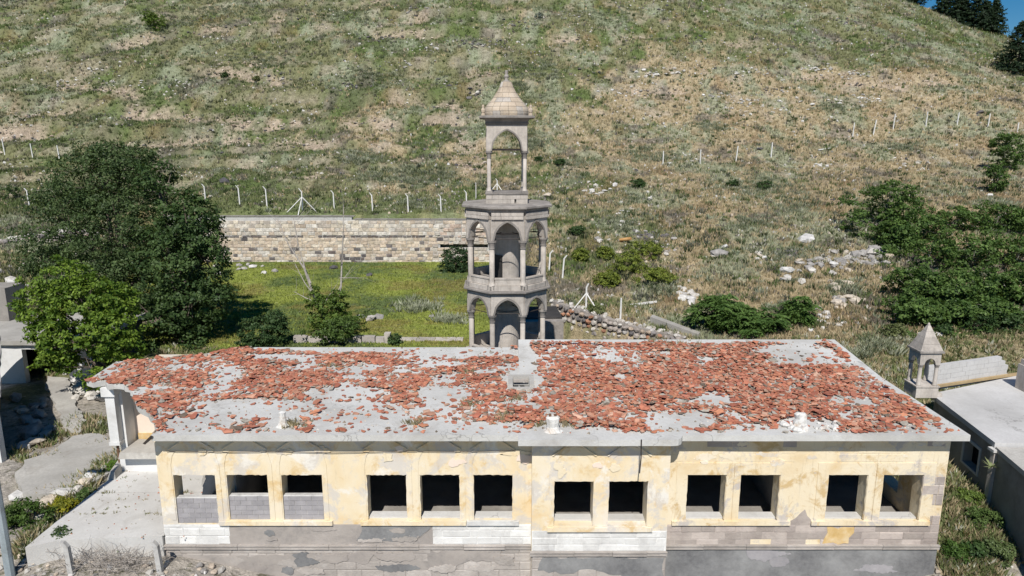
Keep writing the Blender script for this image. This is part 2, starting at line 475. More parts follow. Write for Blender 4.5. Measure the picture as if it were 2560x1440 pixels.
def hill_col(X, Y, jitter=0.0, rng=None):
    X = np.asarray(X, dtype=np.float64); Y = np.asarray(Y, dtype=np.float64)
    n1 = fbm(X*.11, Y*.085, 41, 4); n2 = fbm(X*.5, Y*.36, 47, 4); n3 = fbm(X*.25, Y*.2, 53, 4); n4 = fbm(X*1.6, Y*1.1, 59, 3)
    dry = .40 + .30*sstep(-8, 22, X)*(1-sstep(92, 122, Y)) + .12*np.exp(-((X+9)/9)**2-((Y-84)/9)**2) - .10*sstep(-10, -50, X) - .13*sstep(105, 135, Y)
    m = n1*.45 + n2*.40 + n4*.15
    if rng is not None: m = m + rng.normal(0, jitter, X.shape)
    w = sstep(-.065, .065, m - (1-dry))                                          # 1 = dry grass
    tan = C_TAN2 + (C_TAN-C_TAN2)*n4[..., None]*1.3
    gr = C_OLIVE + (C_GREEN-C_OLIVE)*sstep(.42, .64, n3)[..., None]
    c = gr*(1-w[..., None]) + tan*w[..., None]
    sg = sstep(.545, .64, fbm(X*.33+50, Y*.24, 61, 4) + (rng.normal(0, .04, X.shape) if rng is not None else 0))
    c = c*(1-.75*sg[..., None]) + C_SAGE*(.75*sg[..., None])
    ru = sstep(.66, .76, fbm(X*.3-20, Y*.22, 67, 3))*.35
    c = c*(1-ru[..., None]) + C_RUST*ru[..., None]
    so = sstep(.60, .72, fbm(X*.42+9, Y*.5, 71, 4))*.5*sstep(60, 75, Y)
    c = c*(1-so[..., None]) + (C_SOIL*.5+C_DUST*.5)*so[..., None]
    gy = sstep(.66, .74, fbm(X*.28+31, Y*.3, 83, 4))*.8
    c = c*(1-gy[..., None]) + C_GREY*gy[..., None]
    tr_ = terrace(X, Y); ri = sstep(.0, .05, tr_)*(1-sstep(.13, .22, tr_))*sstep(22, -8, X)*sstep(71, 79, Y)*(1-sstep(128, 150, Y))*sstep(.46, .60, fbm(X*.22, Y*.22, 73, 4))
    c = c*(1-.5*ri[..., None]) + (C_SOIL*.55+C_DUST*.45)*(.5*ri[..., None])
    dk = sstep(.54, .64, fbm(X*.55+5, Y*.4, 161, 4))*sstep(66, 76, Y)*sstep(25, -5, X)*.55
    c = c*(1-dk[..., None]) + np.array((.115,.125,.072))*dk[..., None]
    # lawn
    rb = np.interp(Y, [36, 40.7, 45.0, 65], [2.0, 1.4, 2.0, -.3])
    inl = sstep(-33.5, -31, X)*(1-sstep(-.2, .8, X-rb))*sstep(38, 39.5, Y)*(1-sstep(WALL_Y-.2, WALL_Y, Y))
    yel = fbm(X*.22, Y*.3, 91, 4)
    lc = C_GREEN*1.15 + (C_LAWN*1.2-C_GREEN*1.15)*sstep(.36, .58, yel)[..., None]
    lc = lc + (np.array((.26,.22,.075))-lc)*sstep(.54, .70, fbm(X*.35, Y*.5, 95, 4))[..., None]*.7
    c = c*(1-inl[..., None]) + lc*inl[..., None]
    # green strip above the wall
    gs = sstep(-33, -28, X)*(1-sstep(-8, 2, X))*sstep(WALL_Y, WALL_Y+.5, Y)*(1-sstep(69, 74, Y))
    c = c*(1-.7*gs[..., None]) + (C_GREEN*.9+C_OLIVE*.3)*(.7*gs[..., None])
    return c

def ground_near(X, Y, c):
    k = (1-sstep(34, 38, Y))
    dust = C_DUST + (np.array((.50,.46,.41))-C_DUST)*fbm(X*.7, Y*.7, 101, 4)[..., None]
    g = sstep(.5, .62, fbm(X*.35, Y*.35, 107, 4))*sstep(19.5, 22, Y)
    dust = dust*(1-g[..., None]) + (C_OLIVE*1.1)*g[..., None]
    gr = np.maximum(sstep(12.7, 13.2, X)*sstep(18.9, 20.2, Y), sstep(-20.5, -22, X)*sstep(34, 35, Y))                              # grassy gap on the right
    dust = dust*(1-.85*gr[..., None]) + (C_OLIVE*1.0)*(.85*gr[..., None])
    return c*(1-k[..., None]) + dust*k[..., None]

xs = np.concatenate([np.linspace(-620, -160, 14)[:-1], np.arange(-160, -45, 1.15), np.arange(-45, 45, .45), np.arange(45, 160, 1.15), np.linspace(160, 620, 14)])
ys = np.concatenate([np.linspace(-60, 12, 10)[:-1], np.arange(12, 36, .45), np.arange(36, 64.7, .5), [64.8, 65.1, 65.35, 65.6], np.arange(66, 100, .55), np.arange(100, 166, .85), np.linspace(167, 700, 22)])
GX, GY = np.meshgrid(xs, ys)
GZ = zt(GX, GY)
BD = bank_d(GX, GY)
bn = fbm(GX*.6, GY*.6, 77, 4)
GZ = GZ - .55*np.exp(-(BD/1.0)**2)*(GY > 60)
HC = ground_near(GX, GY, hill_col(GX, GY))
bm_ = (np.exp(-(BD/(.35+1.5*bn))**2)*sstep(.33, .48, bn))[..., None]*.95
HC = HC*(1-bm_) + (C_SOIL*(.75+.5*vnoise(GX*1.5, GY*1.5, 79)[..., None]))*bm_
nx, ny = len(xs), len(ys)
idx = np.arange(nx*ny).reshape(ny, nx)
Fq = np.stack([idx[:-1,:-1], idx[:-1,1:], idx[1:,1:], idx[1:,:-1]], -1).reshape(-1, 4)

def ground_mat():
    t = NT('hillside_earth_and_grass')
    a = t.noise(2.2, 6, .72); b = t.noise(9, 5, .75, off=3); p = t.noise(.8, 5, .7, .4, off=8)
    c = t.mix(1.0, t.attr(), t.ramp(a, [(.32, .58), (.5, 1.0), (.68, 1.38)]), 'MULTIPLY')
    c = t.mix(1.0, c, t.ramp(b, [(.3, .6), (.7, 1.3)]), 'MULTIPLY')
    e = t.noise(3.6, 4, .6, off=21)
    c = t.mix(t.ramp(e, [(.56, 0.0), (.64, .7)]), c, (.115,.115,.062))
    c = t.mix(t.ramp(p, [(.60, 0.0), (.70, .5)]), c, (.14,.125,.085))
    st = t.noise(4.5, 3, .6, off=12)
    c = t.mix(t.ramp(st, [(.66, 0.0), (.70, .8)]), c, (.50,.46,.40))
    return t.finish(c, .97, t.math('ADD', a, b), .9, .12, .1)
M['ground'] = ground_mat()
# from here on heights are read off the finished mesh
def zt(X, Y):
    X = np.asarray(X, dtype=np.float64); Y = np.asarray(Y, dtype=np.float64)
    i = np.clip(np.searchsorted(xs, X)-1, 0, nx-2); j = np.clip(np.searchsorted(ys, Y)-1, 0, ny-2)
    fx = np.clip((X-xs[i])/(xs[i+1]-xs[i]), 0, 1); fy = np.clip((Y-ys[j])/(ys[j+1]-ys[j]), 0, 1)
    return (GZ[j, i]*(1-fx)+GZ[j, i+1]*fx)*(1-fy) + (GZ[j+1, i]*(1-fx)+GZ[j+1, i+1]*fx)*fy
hs = link('hillside', np_mesh('hillside', np.stack([GX, GY, GZ], -1).reshape(-1, 3), Fq, HC.reshape(-1, 3), True), M['ground'])
tag(hs, 'grassy stony hillside and yards around the ruined building', kind='structure')

# ------------------------------------------------------------------ grass and low herbs (nobody could count them)
def clumps(name, P, C, h, w, nb, label, lean=.35, cat='grass', rng=RNG, wmax=9.0):
    n = len(P)
    az = rng.uniform(0, 2*PI, (n, nb)); rad = rng.uniform(0, 1, (n, nb))*w[:, None]
    bx = P[:, 0:1] + np.cos(az)*rad*.7; by = P[:, 1:2] + np.sin(az)*rad*.7
    hh = h[:, None]*rng.uniform(.55, 1.15, (n, nb))
    fa = rng.uniform(0, PI, (n, nb)); bw = np.minimum(w, wmax)[:, None]*rng.uniform(.16, .34, (n, nb))
    z0 = P[:, 2:3] - .04
    tx = bx + np.cos(az)*hh*lean*rng.uniform(.2, 1.4, (n, nb)); ty = by + np.sin(az)*hh*lean*rng.uniform(.2, 1.4, (n, nb))
    V = np.empty((n, nb, 3, 3), dtype=np.float32)
    V[:, :, 0] = np.stack([bx-np.cos(fa)*bw, by-np.sin(fa)*bw, np.broadcast_to(z0, bx.shape)], -1)
    V[:, :, 1] = np.stack([bx+np.cos(fa)*bw, by+np.sin(fa)*bw, np.broadcast_to(z0, bx.shape)], -1)
    V[:, :, 2] = np.stack([tx, ty, z0+hh], -1)
    CC = np.repeat(C[:, None, :], nb, 1)*rng.uniform(.75, 1.3, (n, nb, 1))
    CC = np.repeat(CC[:, :, None, :], 3, 2)
    F = np.arange(n*nb*3).reshape(-1, 3)
    o = link(name, np_mesh(name, V.reshape(-1, 3), F, np.clip(CC.reshape(-1, 3), 0, .9)), M['grass'])
    return tag(o, label, cat, kind='stuff')

def clear_of_built(X, Y):
    ok = ~((X > -15) & (X < 13.0) & (Y > 17.2) & (Y < 28.5))
    ok &= ~((X > 14.6) & (X < 40) & (Y > 15) & (Y < 29))
    ok &= ~((X < -17) & (Y > 22) & (Y < 34) & (X > -60))
    ok &= ~((X+.25)**2 + (Y-33)**2 < 7)
    ok &= ~((X > .3) & (Y < 45.5) & ((X-2.5)*.609+(Y-45.0)*.793 < .35) & (Y > 34))
    ok &= ~((Y > WALL_Y-.9) & (Y < WALL_Y+.75) & (X > -33) & (X < 2))
    return ok

N = 150000
yy = 38.0*np.exp(RNG.uniform(0, 1, N)*math.log(168/38.0)); xx = RNG.uniform(-.82, .82, N)*(yy+4)
ok = clear_of_built(xx, yy); xx, yy = xx[ok], yy[ok]
bd = bank_d(xx, yy); ok = (bd > .6) | (RNG.uniform(0, 1, len(xx)) < .4)
so = fbm(xx*.42+9, yy*.5, 71, 4); ok &= (so < .64) | (RNG.uniform(0, 1, len(xx)) < .6)
xx, yy = xx[ok], yy[ok]
cc = hill_col(xx, yy, .05, RNG)*1.08
sp = RNG.uniform(0, 1, len(xx))
cc = np.where((sp < .10)[:, None], C_GREEN*.8, cc); cc = np.where(((sp > .10) & (sp < .18))[:, None], C_GREY*1.1, cc)
cc = np.where(((sp > .18) & (sp < .24))[:, None], C_TAN*1.25, cc)
inl = (xx > -32) & (xx < 1.5) & (yy < WALL_Y)
cc = np.where((inl & (sp < .24))[:, None], C_LAWN*1.1, cc)
sz = RNG.uniform(.6, 1.3, len(xx))*np.interp(yy, [38, 80, 165], [.8, 1.0, 1.5])
PP = np.stack([xx, yy, zt(xx, yy)], -1)
clumps('hill_grass', PP, cc, .34*sz*np.where(inl, .55, 1), .26*sz, 6, 'dry and green grass tufts covering the hillside and the lawn')

# pale flowering herbs and grey-green cushions, in drifts
PALE = [(1640,395,70,14,70),(1600,380,40,12,40),(1900,470,110,34,200),(1990,520,60,25,70),(1330,360,50,22,70),(1290,220,45,26,70),
        (1440,410,70,16,60),(900,395,60,16,80),(950,440,70,18,80),(1060,440,80,22,110),(1030,510,70,16,70),(1280,330,40,20,40),
        (1560,560,35,30,50),(1660,720,50,22,50),(1990,640,60,25,60),(2110,720,50,25,50),(2480,510,70,12,60),(2260,370,50,12,60),
        (560,30,160,24,150),(850,40,120,26,120),(300,80,120,22,90),(1500,40,120,30,120),(1360,180,80,30,80),(640,150,90,20,70),
        (930,190,70,16,60),(1050,770,60,14,50),(1120,800,45,12,40),(1100,620,40,10,40),(1880,560,60,18,60),(1780,320,60,14,50),
        (2080,270,70,14,60),(2160,560,40,18,40),(1580,500,40,16,40),(2200,860,60,30,70),(2120,900,40,20,40),(1960,780,40,20,40),(470,60,140,20,90)]
pp = []
for u, v, du, dv, n in PALE:
    for _ in range(n):
        pp.append(hit(rnd.gauss(u, du*.5), rnd.gauss(v, dv*.5)))
P = np.array([tuple(p) for p in pp]); P = P[clear_of_built(P[:, 0], P[:, 1])]
k = RNG.uniform(0, 1, (len(P), 1))
cc = np.array((.17,.20,.10))*(1-k) + np.array((.42,.43,.33))*k
clumps('pale_flowering_herbs', P, cc, RNG.uniform(.22, .45, len(P)), RNG.uniform(.35, .9, len(P)), 34, 'pale grey-green flowering herbs in drifts across the hillside', .7, 'wildflowers', wmax=.22)

# low cushion shrubs: distinct small clumps of mixed greens
n = 6500
yy = 40*np.exp(RNG.uniform(0, 1, n)*math.log(165/40)); xx = RNG.uniform(-.8, .8, n)*(yy+3)
kp = clear_of_built(xx, yy) & ~((xx > -32) & (xx < 1.5) & (yy < WALL_Y)) & (fbm(xx*.2+7, yy*.16, 151, 3) > RNG.uniform(.30, .62, n)); xx, yy = xx[kp], yy[kp]
P = np.stack([xx, yy, zt(xx, yy)], -1); k = RNG.uniform(0, 1, (len(P), 1)); k2 = RNG.uniform(.75, 1.2, (len(P), 1))
cc = np.where(k < .45, np.array((.080,.108,.045)), np.where(k < .68, np.array((.13,.135,.10)), np.where(k < .84, np.array((.13,.17,.06)), np.array((.30,.33,.24)))))*k2
sz = RNG.uniform(.5, 1.25, len(P))
clumps('low_cushion_shrubs', P, cc, .42*sz, .42*sz, 22, 'small rounded grey-green cushion shrubs dotted over the hillside', .55, 'shrubs', wmax=.30)

# weeds beside the building, left bank and right gap
wl = []
def weed_zone(n, fx, fy):
    for _ in range(n): wl.append((rnd.uniform(*fx), rnd.uniform(*fy)))
weed_zone(2600, (12.9, 15.6), (19.2, 27)); weed_zone(5200, (13.5, 34), (28.5, 38.5)); weed_zone(500, (12.9, 14.5), (18.3, 19.4))
for _ in range(900):
    t_ = rnd.random(); wl.append((-14.2 - abs(rnd.gauss(0, .55)) - .5*t_, 18.9 + t_*6.5))
for _ in range(700): wl.append((rnd.uniform(-20, -14), rnd.uniform(18.2, 20.6)))
for _ in range(1000): wl.append((rnd.uniform(-19, -15.2), rnd.uniform(24.5, 32)))
for _ in range(500): wl.append((rnd.uniform(-24, -14), rnd.uniform(33, 40)))
P = np.array(wl); P = np.column_stack([P, zt(P[:, 0], P[:, 1])])
ok = (fbm(P[:, 0]*.5, P[:, 1]*.5, 131, 3) > .42) | (P[:, 0] > 12); P = P[ok]
k = RNG.uniform(0, 1, (len(P), 1)); k2 = RNG.uniform(0, 1, (len(P), 1))
cc = np.where(k2 < .6, C_GREEN*1.1*(1-k)+C_OLIVE*1.25*k, C_TAN2*1.1)
cc = np.where(k2 > .95, np.array((.5,.5,.42)), cc)
clumps('weeds_by_the_walls', P, cc, RNG.uniform(.12, .38, len(P)), RNG.uniform(.12, .3, len(P)), 9, 'green weeds and dry grass growing beside the building and annexes', .6, 'weeds')
# ------------------------------------------------------------------ main building
def ragged(pts, step=.25, jit=.06, closed=True, seed=1, keep=()):
    r = random.Random(seed); out = []
    n = len(pts)
    for i in range(n if closed else n-1):
        a = Vector(pts[i]); b = Vector(pts[(i+1) % n])
        if i in keep:
            out.append(a); continue
        L = (b-a).length; k = max(1, int(L/step)); nrm = Vector((-(b-a).y, (b-a).x)).normalized() if L > 0 else Vector((0, 0))
        for j in range(k):
            p = a.lerp(b, j/k)
            if j or True: p = p + nrm*r.uniform(-jit, jit)*(1 if j else .4)
            out.append(p)
    return [tuple(p) for p in out]

def poly_prism(loops, f_top, f_bot, mb=None, sides=True):
    """loops: list of 2D loops (outer ccw, holes). f_top/f_bot map a 2D point to 3D"""
    mb = mb or MB()
    fl = [p for l in loops for p in l]
    tris = tessellate_polygon([[Vector((p[0], p[1], 0)) for p in l] for l in loops])
    def up(t):
        a, b, c = (fl[i] for i in t)
        return t if (b[0]-a[0])*(c[1]-a[1])-(b[1]-a[1])*(c[0]-a[0]) > 0 else (t[0], t[2], t[1])
    tris = [up(tuple(t)) for t in tris]
    n = len(fl)
    vs = [f_top(p) for p in fl] + [f_bot(p) for p in fl]
    fs = [t for t in tris] + [(t[2]+n, t[1]+n, t[0]+n) for t in tris]
    if sides:
        b = 0
        for li, l in enumerate(loops):
            k = len(l)
            area = sum(l[i][0]*l[(i+1) % k][1]-l[(i+1) % k][0]*l[i][1] for i in range(k))
            for i in range(k):
                i0, i1 = b+i, b+(i+1) % k
                if (area > 0) == (li == 0): fs.append((i0+n, i1+n, i1, i0))
                else: fs.append((i1+n, i0+n, i0, i1))
            b += k
    mb.add(vs, fs)
    return mb

def xz_patch(name, loop, y, t, mat, parent):
    """flat patch on the front wall, facing -Y, proud by t"""
    mb = poly_prism([loop], lambda p: (p[0], y-t, p[1]), lambda p: (p[0], y+.01, p[1]))
    return mb.build(name, mat, parent)

def wall_open(mb, x0, x1, z0, z1, y0, th, ops, M4=None):
    """wall slab in XZ with rectangular openings (ox0, ox1, oz0, oz1)"""
    xs_ = sorted({x0, x1, *[o[0] for o in ops], *[o[1] for o in ops]}); zs_ = sorted({z0, z1, *[o[2] for o in ops], *[o[3] for o in ops]})
    T = (lambda v: M4 @ Vector(v)) if M4 is not None else (lambda v: v)
    def solid(i, j):
        if i < 0 or j < 0 or i >= len(xs_)-1 or j >= len(zs_)-1: return False
        cx, cz = (xs_[i]+xs_[i+1])/2, (zs_[j]+zs_[j+1])/2
        return not any(o[0] < cx < o[1] and o[2] < cz < o[3] for o in ops)
    y1 = y0+th
    for i in range(len(xs_)-1):
        for j in range(len(zs_)-1):
            if not solid(i, j): continue
            a, b, c, d = xs_[i], xs_[i+1], zs_[j], zs_[j+1]
            q = [(a,y0,c),(b,y0,c),(b,y0,d),(a,y0,d),(a,y1,c),(b,y1,c),(b,y1,d),(a,y1,d)]
            fs = [(0,1,2,3),(5,4,7,6)]
            if not solid(i-1, j): fs.append((4,0,3,7))
            if not solid(i+1, j): fs.append((1,5,6,2))
            if not solid(i, j-1): fs.append((4,5,1,0))
            if not solid(i, j+1): fs.append((3,2,6,7))
            mb.add([T(v) for v in q], fs)

B = empty('ruined_building', (0, 0, 0))
tag(B, 'long ruined single-storey building with cream plaster front and broken terracotta tiles on its flat roof', 'building')
YF, YB = 19.05, 18.70
ZT = 4.645
WZ0, WZ1 = 1.96, 3.41
WIN_L = [(-9.85,-8.64),(-8.30,-7.12),(-6.71,-5.53),(-4.24,-3.07),(-2.69,-1.52),(-1.13,.02)]
WIN_B = [(1.20,2.34),(2.77,3.90)]
WIN_R = [(5.10,6.24),(6.65,7.80),(9.20,10.35),(10.80,11.97)]
XL, XR, XB0, XB1 = -10.29, 12.62, .57, 4.50

mb = MB(); wall_open(mb, XL, XB0, -.4, ZT, YF, .5, [(a, b, WZ0 - (.12 if i < 1 else 0), WZ1) for i, (a, b) in enumerate(WIN_L)])
front_l = mb.build('front_wall', M['plaster'], B)
mb = MB(); wall_open(mb, XB0, XB1, -.4, ZT+.02, YB, .7, [(a, b, WZ0, WZ1-.02) for a, b in WIN_B])
front_b = mb.build('front_wall', M['plaster'], B); front_b['label'] = 'projecting middle bay of the front wall with two windows'
mb = MB(); wall_open(mb, XB1, XR, -.4, ZT, YF, .5, [(a, b, WZ0-.02, WZ1) for a, b in WIN_R])
front_r = mb.build('front_wall', M['plaster_worn'], B); front_r['label'] = 'stained right wing of the front wall with ochre plaster falling off'
for o in (front_l, front_b, front_r): pass

# side, back and inner walls
mb = MB()
RY = Matrix(((0, -1, 0, XR), (1, 0, 0, 0), (0, 0, 1, 0), (0, 0, 0, 1)))      # local x -> world y, thickness towards -x
wall_open(mb, YF+.5, 26.75, -.4, ZT, 0.0, .45, [(20.6, 22.1, 2.0, 3.45), (23.2, 24.6, 2.0, 3.45)], RY)
mb.build('side_wall', M['plaster_worn'], B)
mb = MB(); mb.box(-13.85, XR-.01, 26.3, 26.75, -.4, ZT)
mb.build('back_wall', M['plaster'], B)
mb = MB(); mb.box(-8.50, -8.25, YF+.5, 26.3, 0, ZT-.01); mb.box(.42, .62, YF+.72, 26.3, 0, ZT-.01); mb.box(4.4, 4.62, YF+.5, 26.3, 0, ZT-.01); mb.box(8.2, 8.42, YF+.5, 26.3, 0, ZT-.01)
mb.box(-8.25, XR-.46, 23.4, 23.6, 0, ZT-.012)
mb.build('partition_wall', M['inner'], B)
mb = MB(); mb.box(-8.25, XR-.45, YF+.5, 26.3, .6, 1.5); mb.box(.6, 4.4, YB+.7, YF+.5, .6, 1.499)
mb.build('interior_floor', M['annex_wall'], B)

# broken wing on the left: set-back wall, corner pilaster, plinth
mb = MB(); wall_open(mb, -13.75, -8.5, -.2, ZT-.02, 24.0, .35, [])
wing = mb.build('wing_wall', M['pink_plaster'], B); wing['label'] = 'pale pink set-back wall of the broken left wing'
mb = MB(); mb.box(-13.5, -12.95, 23.97, 24.01, 1.9, 2.55); mb.build('paint_band', M['ochre'], B)
mb = MB(); mb.box(-13.80, -13.56, 23.35, 26.2, .4, ZT-.03); mb.build('side_wall', M['white_wall'], B)
mb = MB()
pil = [(-14.22, 23.30, 2.55), (-14.22, 23.30, 4.62)]
mb.box(-13.98, -13.66, 23.05, 23.34, 2.62, 4.30); mb.box(-14.06, -13.60, 22.98, 23.345, 4.302, 4.62); mb.box(-14.01, -13.64, 23.02, 23.342, 2.50, 2.618)
pi_ = mb.build('corner_pilaster', M['white_wall'], B); pi_['label'] = 'broken white corner pilaster hanging above the terrace'
mb = MB(); mb.tube([(-13.82, 23.2, 1.2), (-13.84, 23.22, 2.6)], .045, 8); mb.build('steel_pipe', M['rust'], B)
mb = MB(); mb.box(-13.75, -12.3, 23.1, 23.95, 1.2, 2.10); mb.build('plinth', M['white_wall'], B)
mb = MB(); mb.add(*[[(-13.6,22.75,2.12),(-12.15,22.80,2.10),(-12.05,23.9,2.10),(-13.5,23.95,2.14),(-13.55,22.8,2.34),(-12.2,22.85,2.30),(-12.1,23.85,2.32),(-13.45,23.9,2.36)],
     [(3,2,1,0),(4,5,6,7),(0,1,5,4),(1,2,6,5),(2,3,7,6),(3,0,4,7)]]); mb.build('plinth_slab', M['roof_concrete_grey'], B)
# fallen piece of roof slab leaning inside the open corner
mb = MB()
lp = ragged([(-1.25, -1.5), (1.25, -1.5), (1.1, 1.6), (-1.2, 1.4)], .3, .08, True, 5)
poly_prism([lp], lambda p: (p[0], p[1], .09), lambda p: (p[0], p[1], -.09), mb)
fs_ = mb.build('fallen_slab', M['roof_concrete_grey'], B)
fs_.location = (-9.35, 21.6, 2.75); fs_.rotation_euler = (R(8), R(-52), R(14))
fs_['label'] = 'broken roof slab leaning down inside the open left corner'

# roof slabs -----------------------------------------------------------
ZR, TH = 4.83, .18
def zroof(x, y): return ZR + (max(0.0, y-23.5)*.075 if x > .25 else 0.0)
brk = [tuple(at_z(u, v, ZR).xy) for u, v in ((268,962),(300,960),(322,968),(338,992),(346,1016),(368,1030),(384,1046),(392,1066),(384,1085))]
tip = [tuple(at_z(u, v, ZR).xy) for u, v in ((640,868),(560,878),(470,889),(360,900),(290,904),(250,930),(216,952),(232,957),(262,952))]
L = [(-10.12,18.62)] + ragged([(-10.1,18.60),(-.35,18.60)], .6, .008, False, 3) + [(-.35,18.6),(-.35,23.5),(.25,23.5),(.25,27.1)] + tip + ragged(brk, .18, .05, False, 8)
mb = poly_prism([L], lambda p: (p[0], p[1], ZR), lambda p: (p[0], p[1], ZR-TH))
roof_l = mb.build('roof_slab', M['roof_concrete'], B); roof_l['label'] = 'pale left roof slab with a ragged broken corner'
HX0, HX1, HY0, HY1 = .03, .58, 22.40, 23.20
Rr = [(-.35,18.6),(.17,18.6),(.17,18.28)] + ragged([(.17,18.28),(4.45,18.28)], .6, .008, False, 4)[1:] + [(4.45,18.28),(4.60,18.31),(4.70,18.40),(4.75,18.52),(4.78,18.6)] + ragged([(4.8,18.6),(12.85,18.6)], .6, .008, False, 6) + [(12.85,18.6),(12.85,23.5),(.25,23.5),(-.35,23.5)]
hole = [(HX0,HY0),(HX0,HY1),(HX1,HY1),(HX1,HY0)]
mb = poly_prism([Rr, hole], lambda p: (p[0], p[1], ZR), lambda p: (p[0], p[1], ZR-TH))
poly_prism([[(.25,23.5),(12.85,23.5),(12.85,27.25),(.25,27.25)]], lambda p: (p[0], p[1], zroof(1, p[1])), lambda p: (p[0], p[1], ZR-TH), mb)
roof_r = mb.build('roof_slab', M['roof_concrete'], B); roof_r['label'] = 'right roof slab thickly strewn with broken tiles'
# hatch curb; shaft walls coloured near-black for the shade in the hole
mb = MB(); w_ = .16
mb.box(HX0-w_, HX1+w_, HY0-w_, HY0-.002, ZR+.002, ZR+.06); mb.box(HX0-w_, HX1+w_, HY1+.002, HY1+w_, ZR+.002, ZR+.15)
mb.box(HX0-w_, HX0-.002, HY0, HY1, ZR+.002, ZR+.14); mb.box(HX1+.002, HX1+w_, HY0, HY1, ZR+.002, ZR+.14)
hc = mb.build('roof_hatch', M['roof_concrete_grey'], B)
mb = MB(); mb.box(HX0+.02, HX1-.02, HY1-.09, HY1-.02, ZR-.05, ZR+.05); mb.build('frame', M['bark_pale'], hc)
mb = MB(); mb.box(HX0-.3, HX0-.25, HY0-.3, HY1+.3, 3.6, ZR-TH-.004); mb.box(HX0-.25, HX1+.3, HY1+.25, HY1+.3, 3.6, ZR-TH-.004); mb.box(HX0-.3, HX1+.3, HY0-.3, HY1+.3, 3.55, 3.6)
mb.build('hatch_shaft', M['shade_black'], hc)

# window surrounds -----------------------------------------------------
def arch_pts(a, h, n=10):
    Rr_ = (a*a+h*h)/(2*a); out = []
    for i in range(2*n+1):
        x = -a + 2*a*i/(2*n); out.append((x, math.sqrt(max(0, Rr_*Rr_-(abs(x)+Rr_-a)**2))))
    return out
def surround(x0, x1, y, zspring, rise, wall):
    cx, a = (x0+x1)/2, (x1-x0)/2+.03
    mb = MB(); bw, t = .125, .016
    inn = arch_pts(a, rise); outr = arch_pts(a+bw, rise+bw*1.1)
    loop = [(cx+a+bw, WZ0+.004), (cx+a+bw, zspring)] + [(cx+x, zspring+z) for x, z in outr[::-1][1:-1]] + [(cx-a-bw, zspring), (cx-a-bw, WZ0+.004), (cx-a, WZ0+.004), (cx-a, zspring)] + [(cx+x, zspring+z) for x, z in inn[1:-1]] + [(cx+a, zspring), (cx+a, WZ0+.004)]
    loop = [(p[0], min(p[1], ZT-.01)) for p in loop]
    poly_prism([loop], lambda p: (p[0], y-t, p[1]), lambda p: (p[0], y+.01, p[1]), mb)
    s = mb.build('window_surround', M['plaster'], wall)
    mb = MB(); t = .045                      # gable-shaped drip ridge over the arch
    for s_ in (-1, 1):
        mb.tube([(cx+s_*(a+.02), y-.02, zspring+rise*.62+.10), (cx, y-.02, min(zspring+rise+.36, ZT-.03))], .028, 5)
    mb.build('hood_moulding', M['plaster'], wall)
for a, b in WIN_L: surround(a, b, YF, 3.72, .62, front_l)
for a, b in WIN_B: surround(a, b, YB, 3.66, .66, front_b)
for x0, x1 in ((4.78, 8.12), (8.88, 12.30)):
    ws = [w for w in WIN_R if x0 < w[0] < x1]
    mb = MB(); t = .022; xm = (ws[0][1]+ws[1][0])/2
    wall_open(mb, x0, xm-.012, WZ0, 3.78, YF-t, t+.01, [(ws[0][0], ws[0][1], WZ0-.1, WZ1)])
    wall_open(mb, xm+.012, x1, WZ0, 3.78, YF-t, t+.01, [(ws[1][0], ws[1][1], WZ0-.1, WZ1)])
    mb.build('window_surround', M['plaster_worn'], front_r)
# sills and inner window seats with a niche in the middle
def sill(x0, x1, y, wall, mat, out=.09):
    mb = MB(); mb.box(x0, x1, y-out, y+.012, WZ0-.135, WZ0-.006); mb.build('sill', mat, wall)
sill(-8.62, -5.28, YF, front_l, M['plaster']); sill(-4.45, -1.35, YF, front_l, M['plaster']); sill(-1.33, .20, YF, front_l, M['whitewash'])
sill(1.02, 4.06, YB, front_b, M['plaster']); sill(4.70, 8.18, YF, front_r, M['plaster_worn']); sill(8.80, 12.28, YF, front_r, M['plaster_worn'])
for ws, y, wall, z in ((WIN_L[3:], YF, front_l, WZ0), (WIN_B, YB+.2, front_b, WZ0), (WIN_R, YF, front_r, WZ0-.02)):
    for a, b in ws:
        mb = MB(); mb.box(a+.004, b-.004, y+.1, y+.42, z+.004, z+.05); 
        mb.build('window_seat', M['terrace'], wall)
# grey concrete blocks filling the lower half of the three left windows
for wi, (a, b) in enumerate(WIN_L[:3]):
    zb = WZ0-.115 if wi == 0 else WZ0
    rows, bh = 5, .160 if wi == 0 else .150
    mb = MB(); mb.box(a+.005, b-.005, YF+.045, YF+.19, zb+.002, zb+rows*bh-.004)
    inf = mb.build('block_infill', M['mortar'], front_l)
    mb = MB(); mb.add([(a+.01,YF+.03,zb+rows*bh-.003),(b-.01,YF+.03,zb+rows*bh-.003),(b-.01,YF+.2,zb+rows*bh-.003),(a+.01,YF+.2,zb+rows*bh-.003),
           (a+.03,YF+.05,zb+rows*bh+.03),(b-.03,YF+.05,zb+rows*bh+.022),(b-.03,YF+.18,zb+rows*bh+.03),(a+.03,YF+.18,zb+rows*bh+.026)],[(3,2,1,0),(4,5,6,7),(0,1,5,4),(1,2,6,5),(2,3,7,6),(3,0,4,7)])
    mb.build('mortar_bed', M['mortar'], front_l)
    for r_ in range(rows):
        x = a+.006 - (.0 if r_ % 2 else .16)
        while x < b-.03:
            x0, x1 = max(a+.006, x), min(b-.006, x+.325)
            if x1-x0 > .05:
                mb = MB(); dy = rnd.uniform(-.004, .004)
                mb.box(x0+.006, x1-.004, YF+.03+dy, YF+.1, zb+r_*bh+.006, zb+(r_+1)*bh-.003)
                mb.build('concrete_block', M['cmu'], front_l)
            x += .333
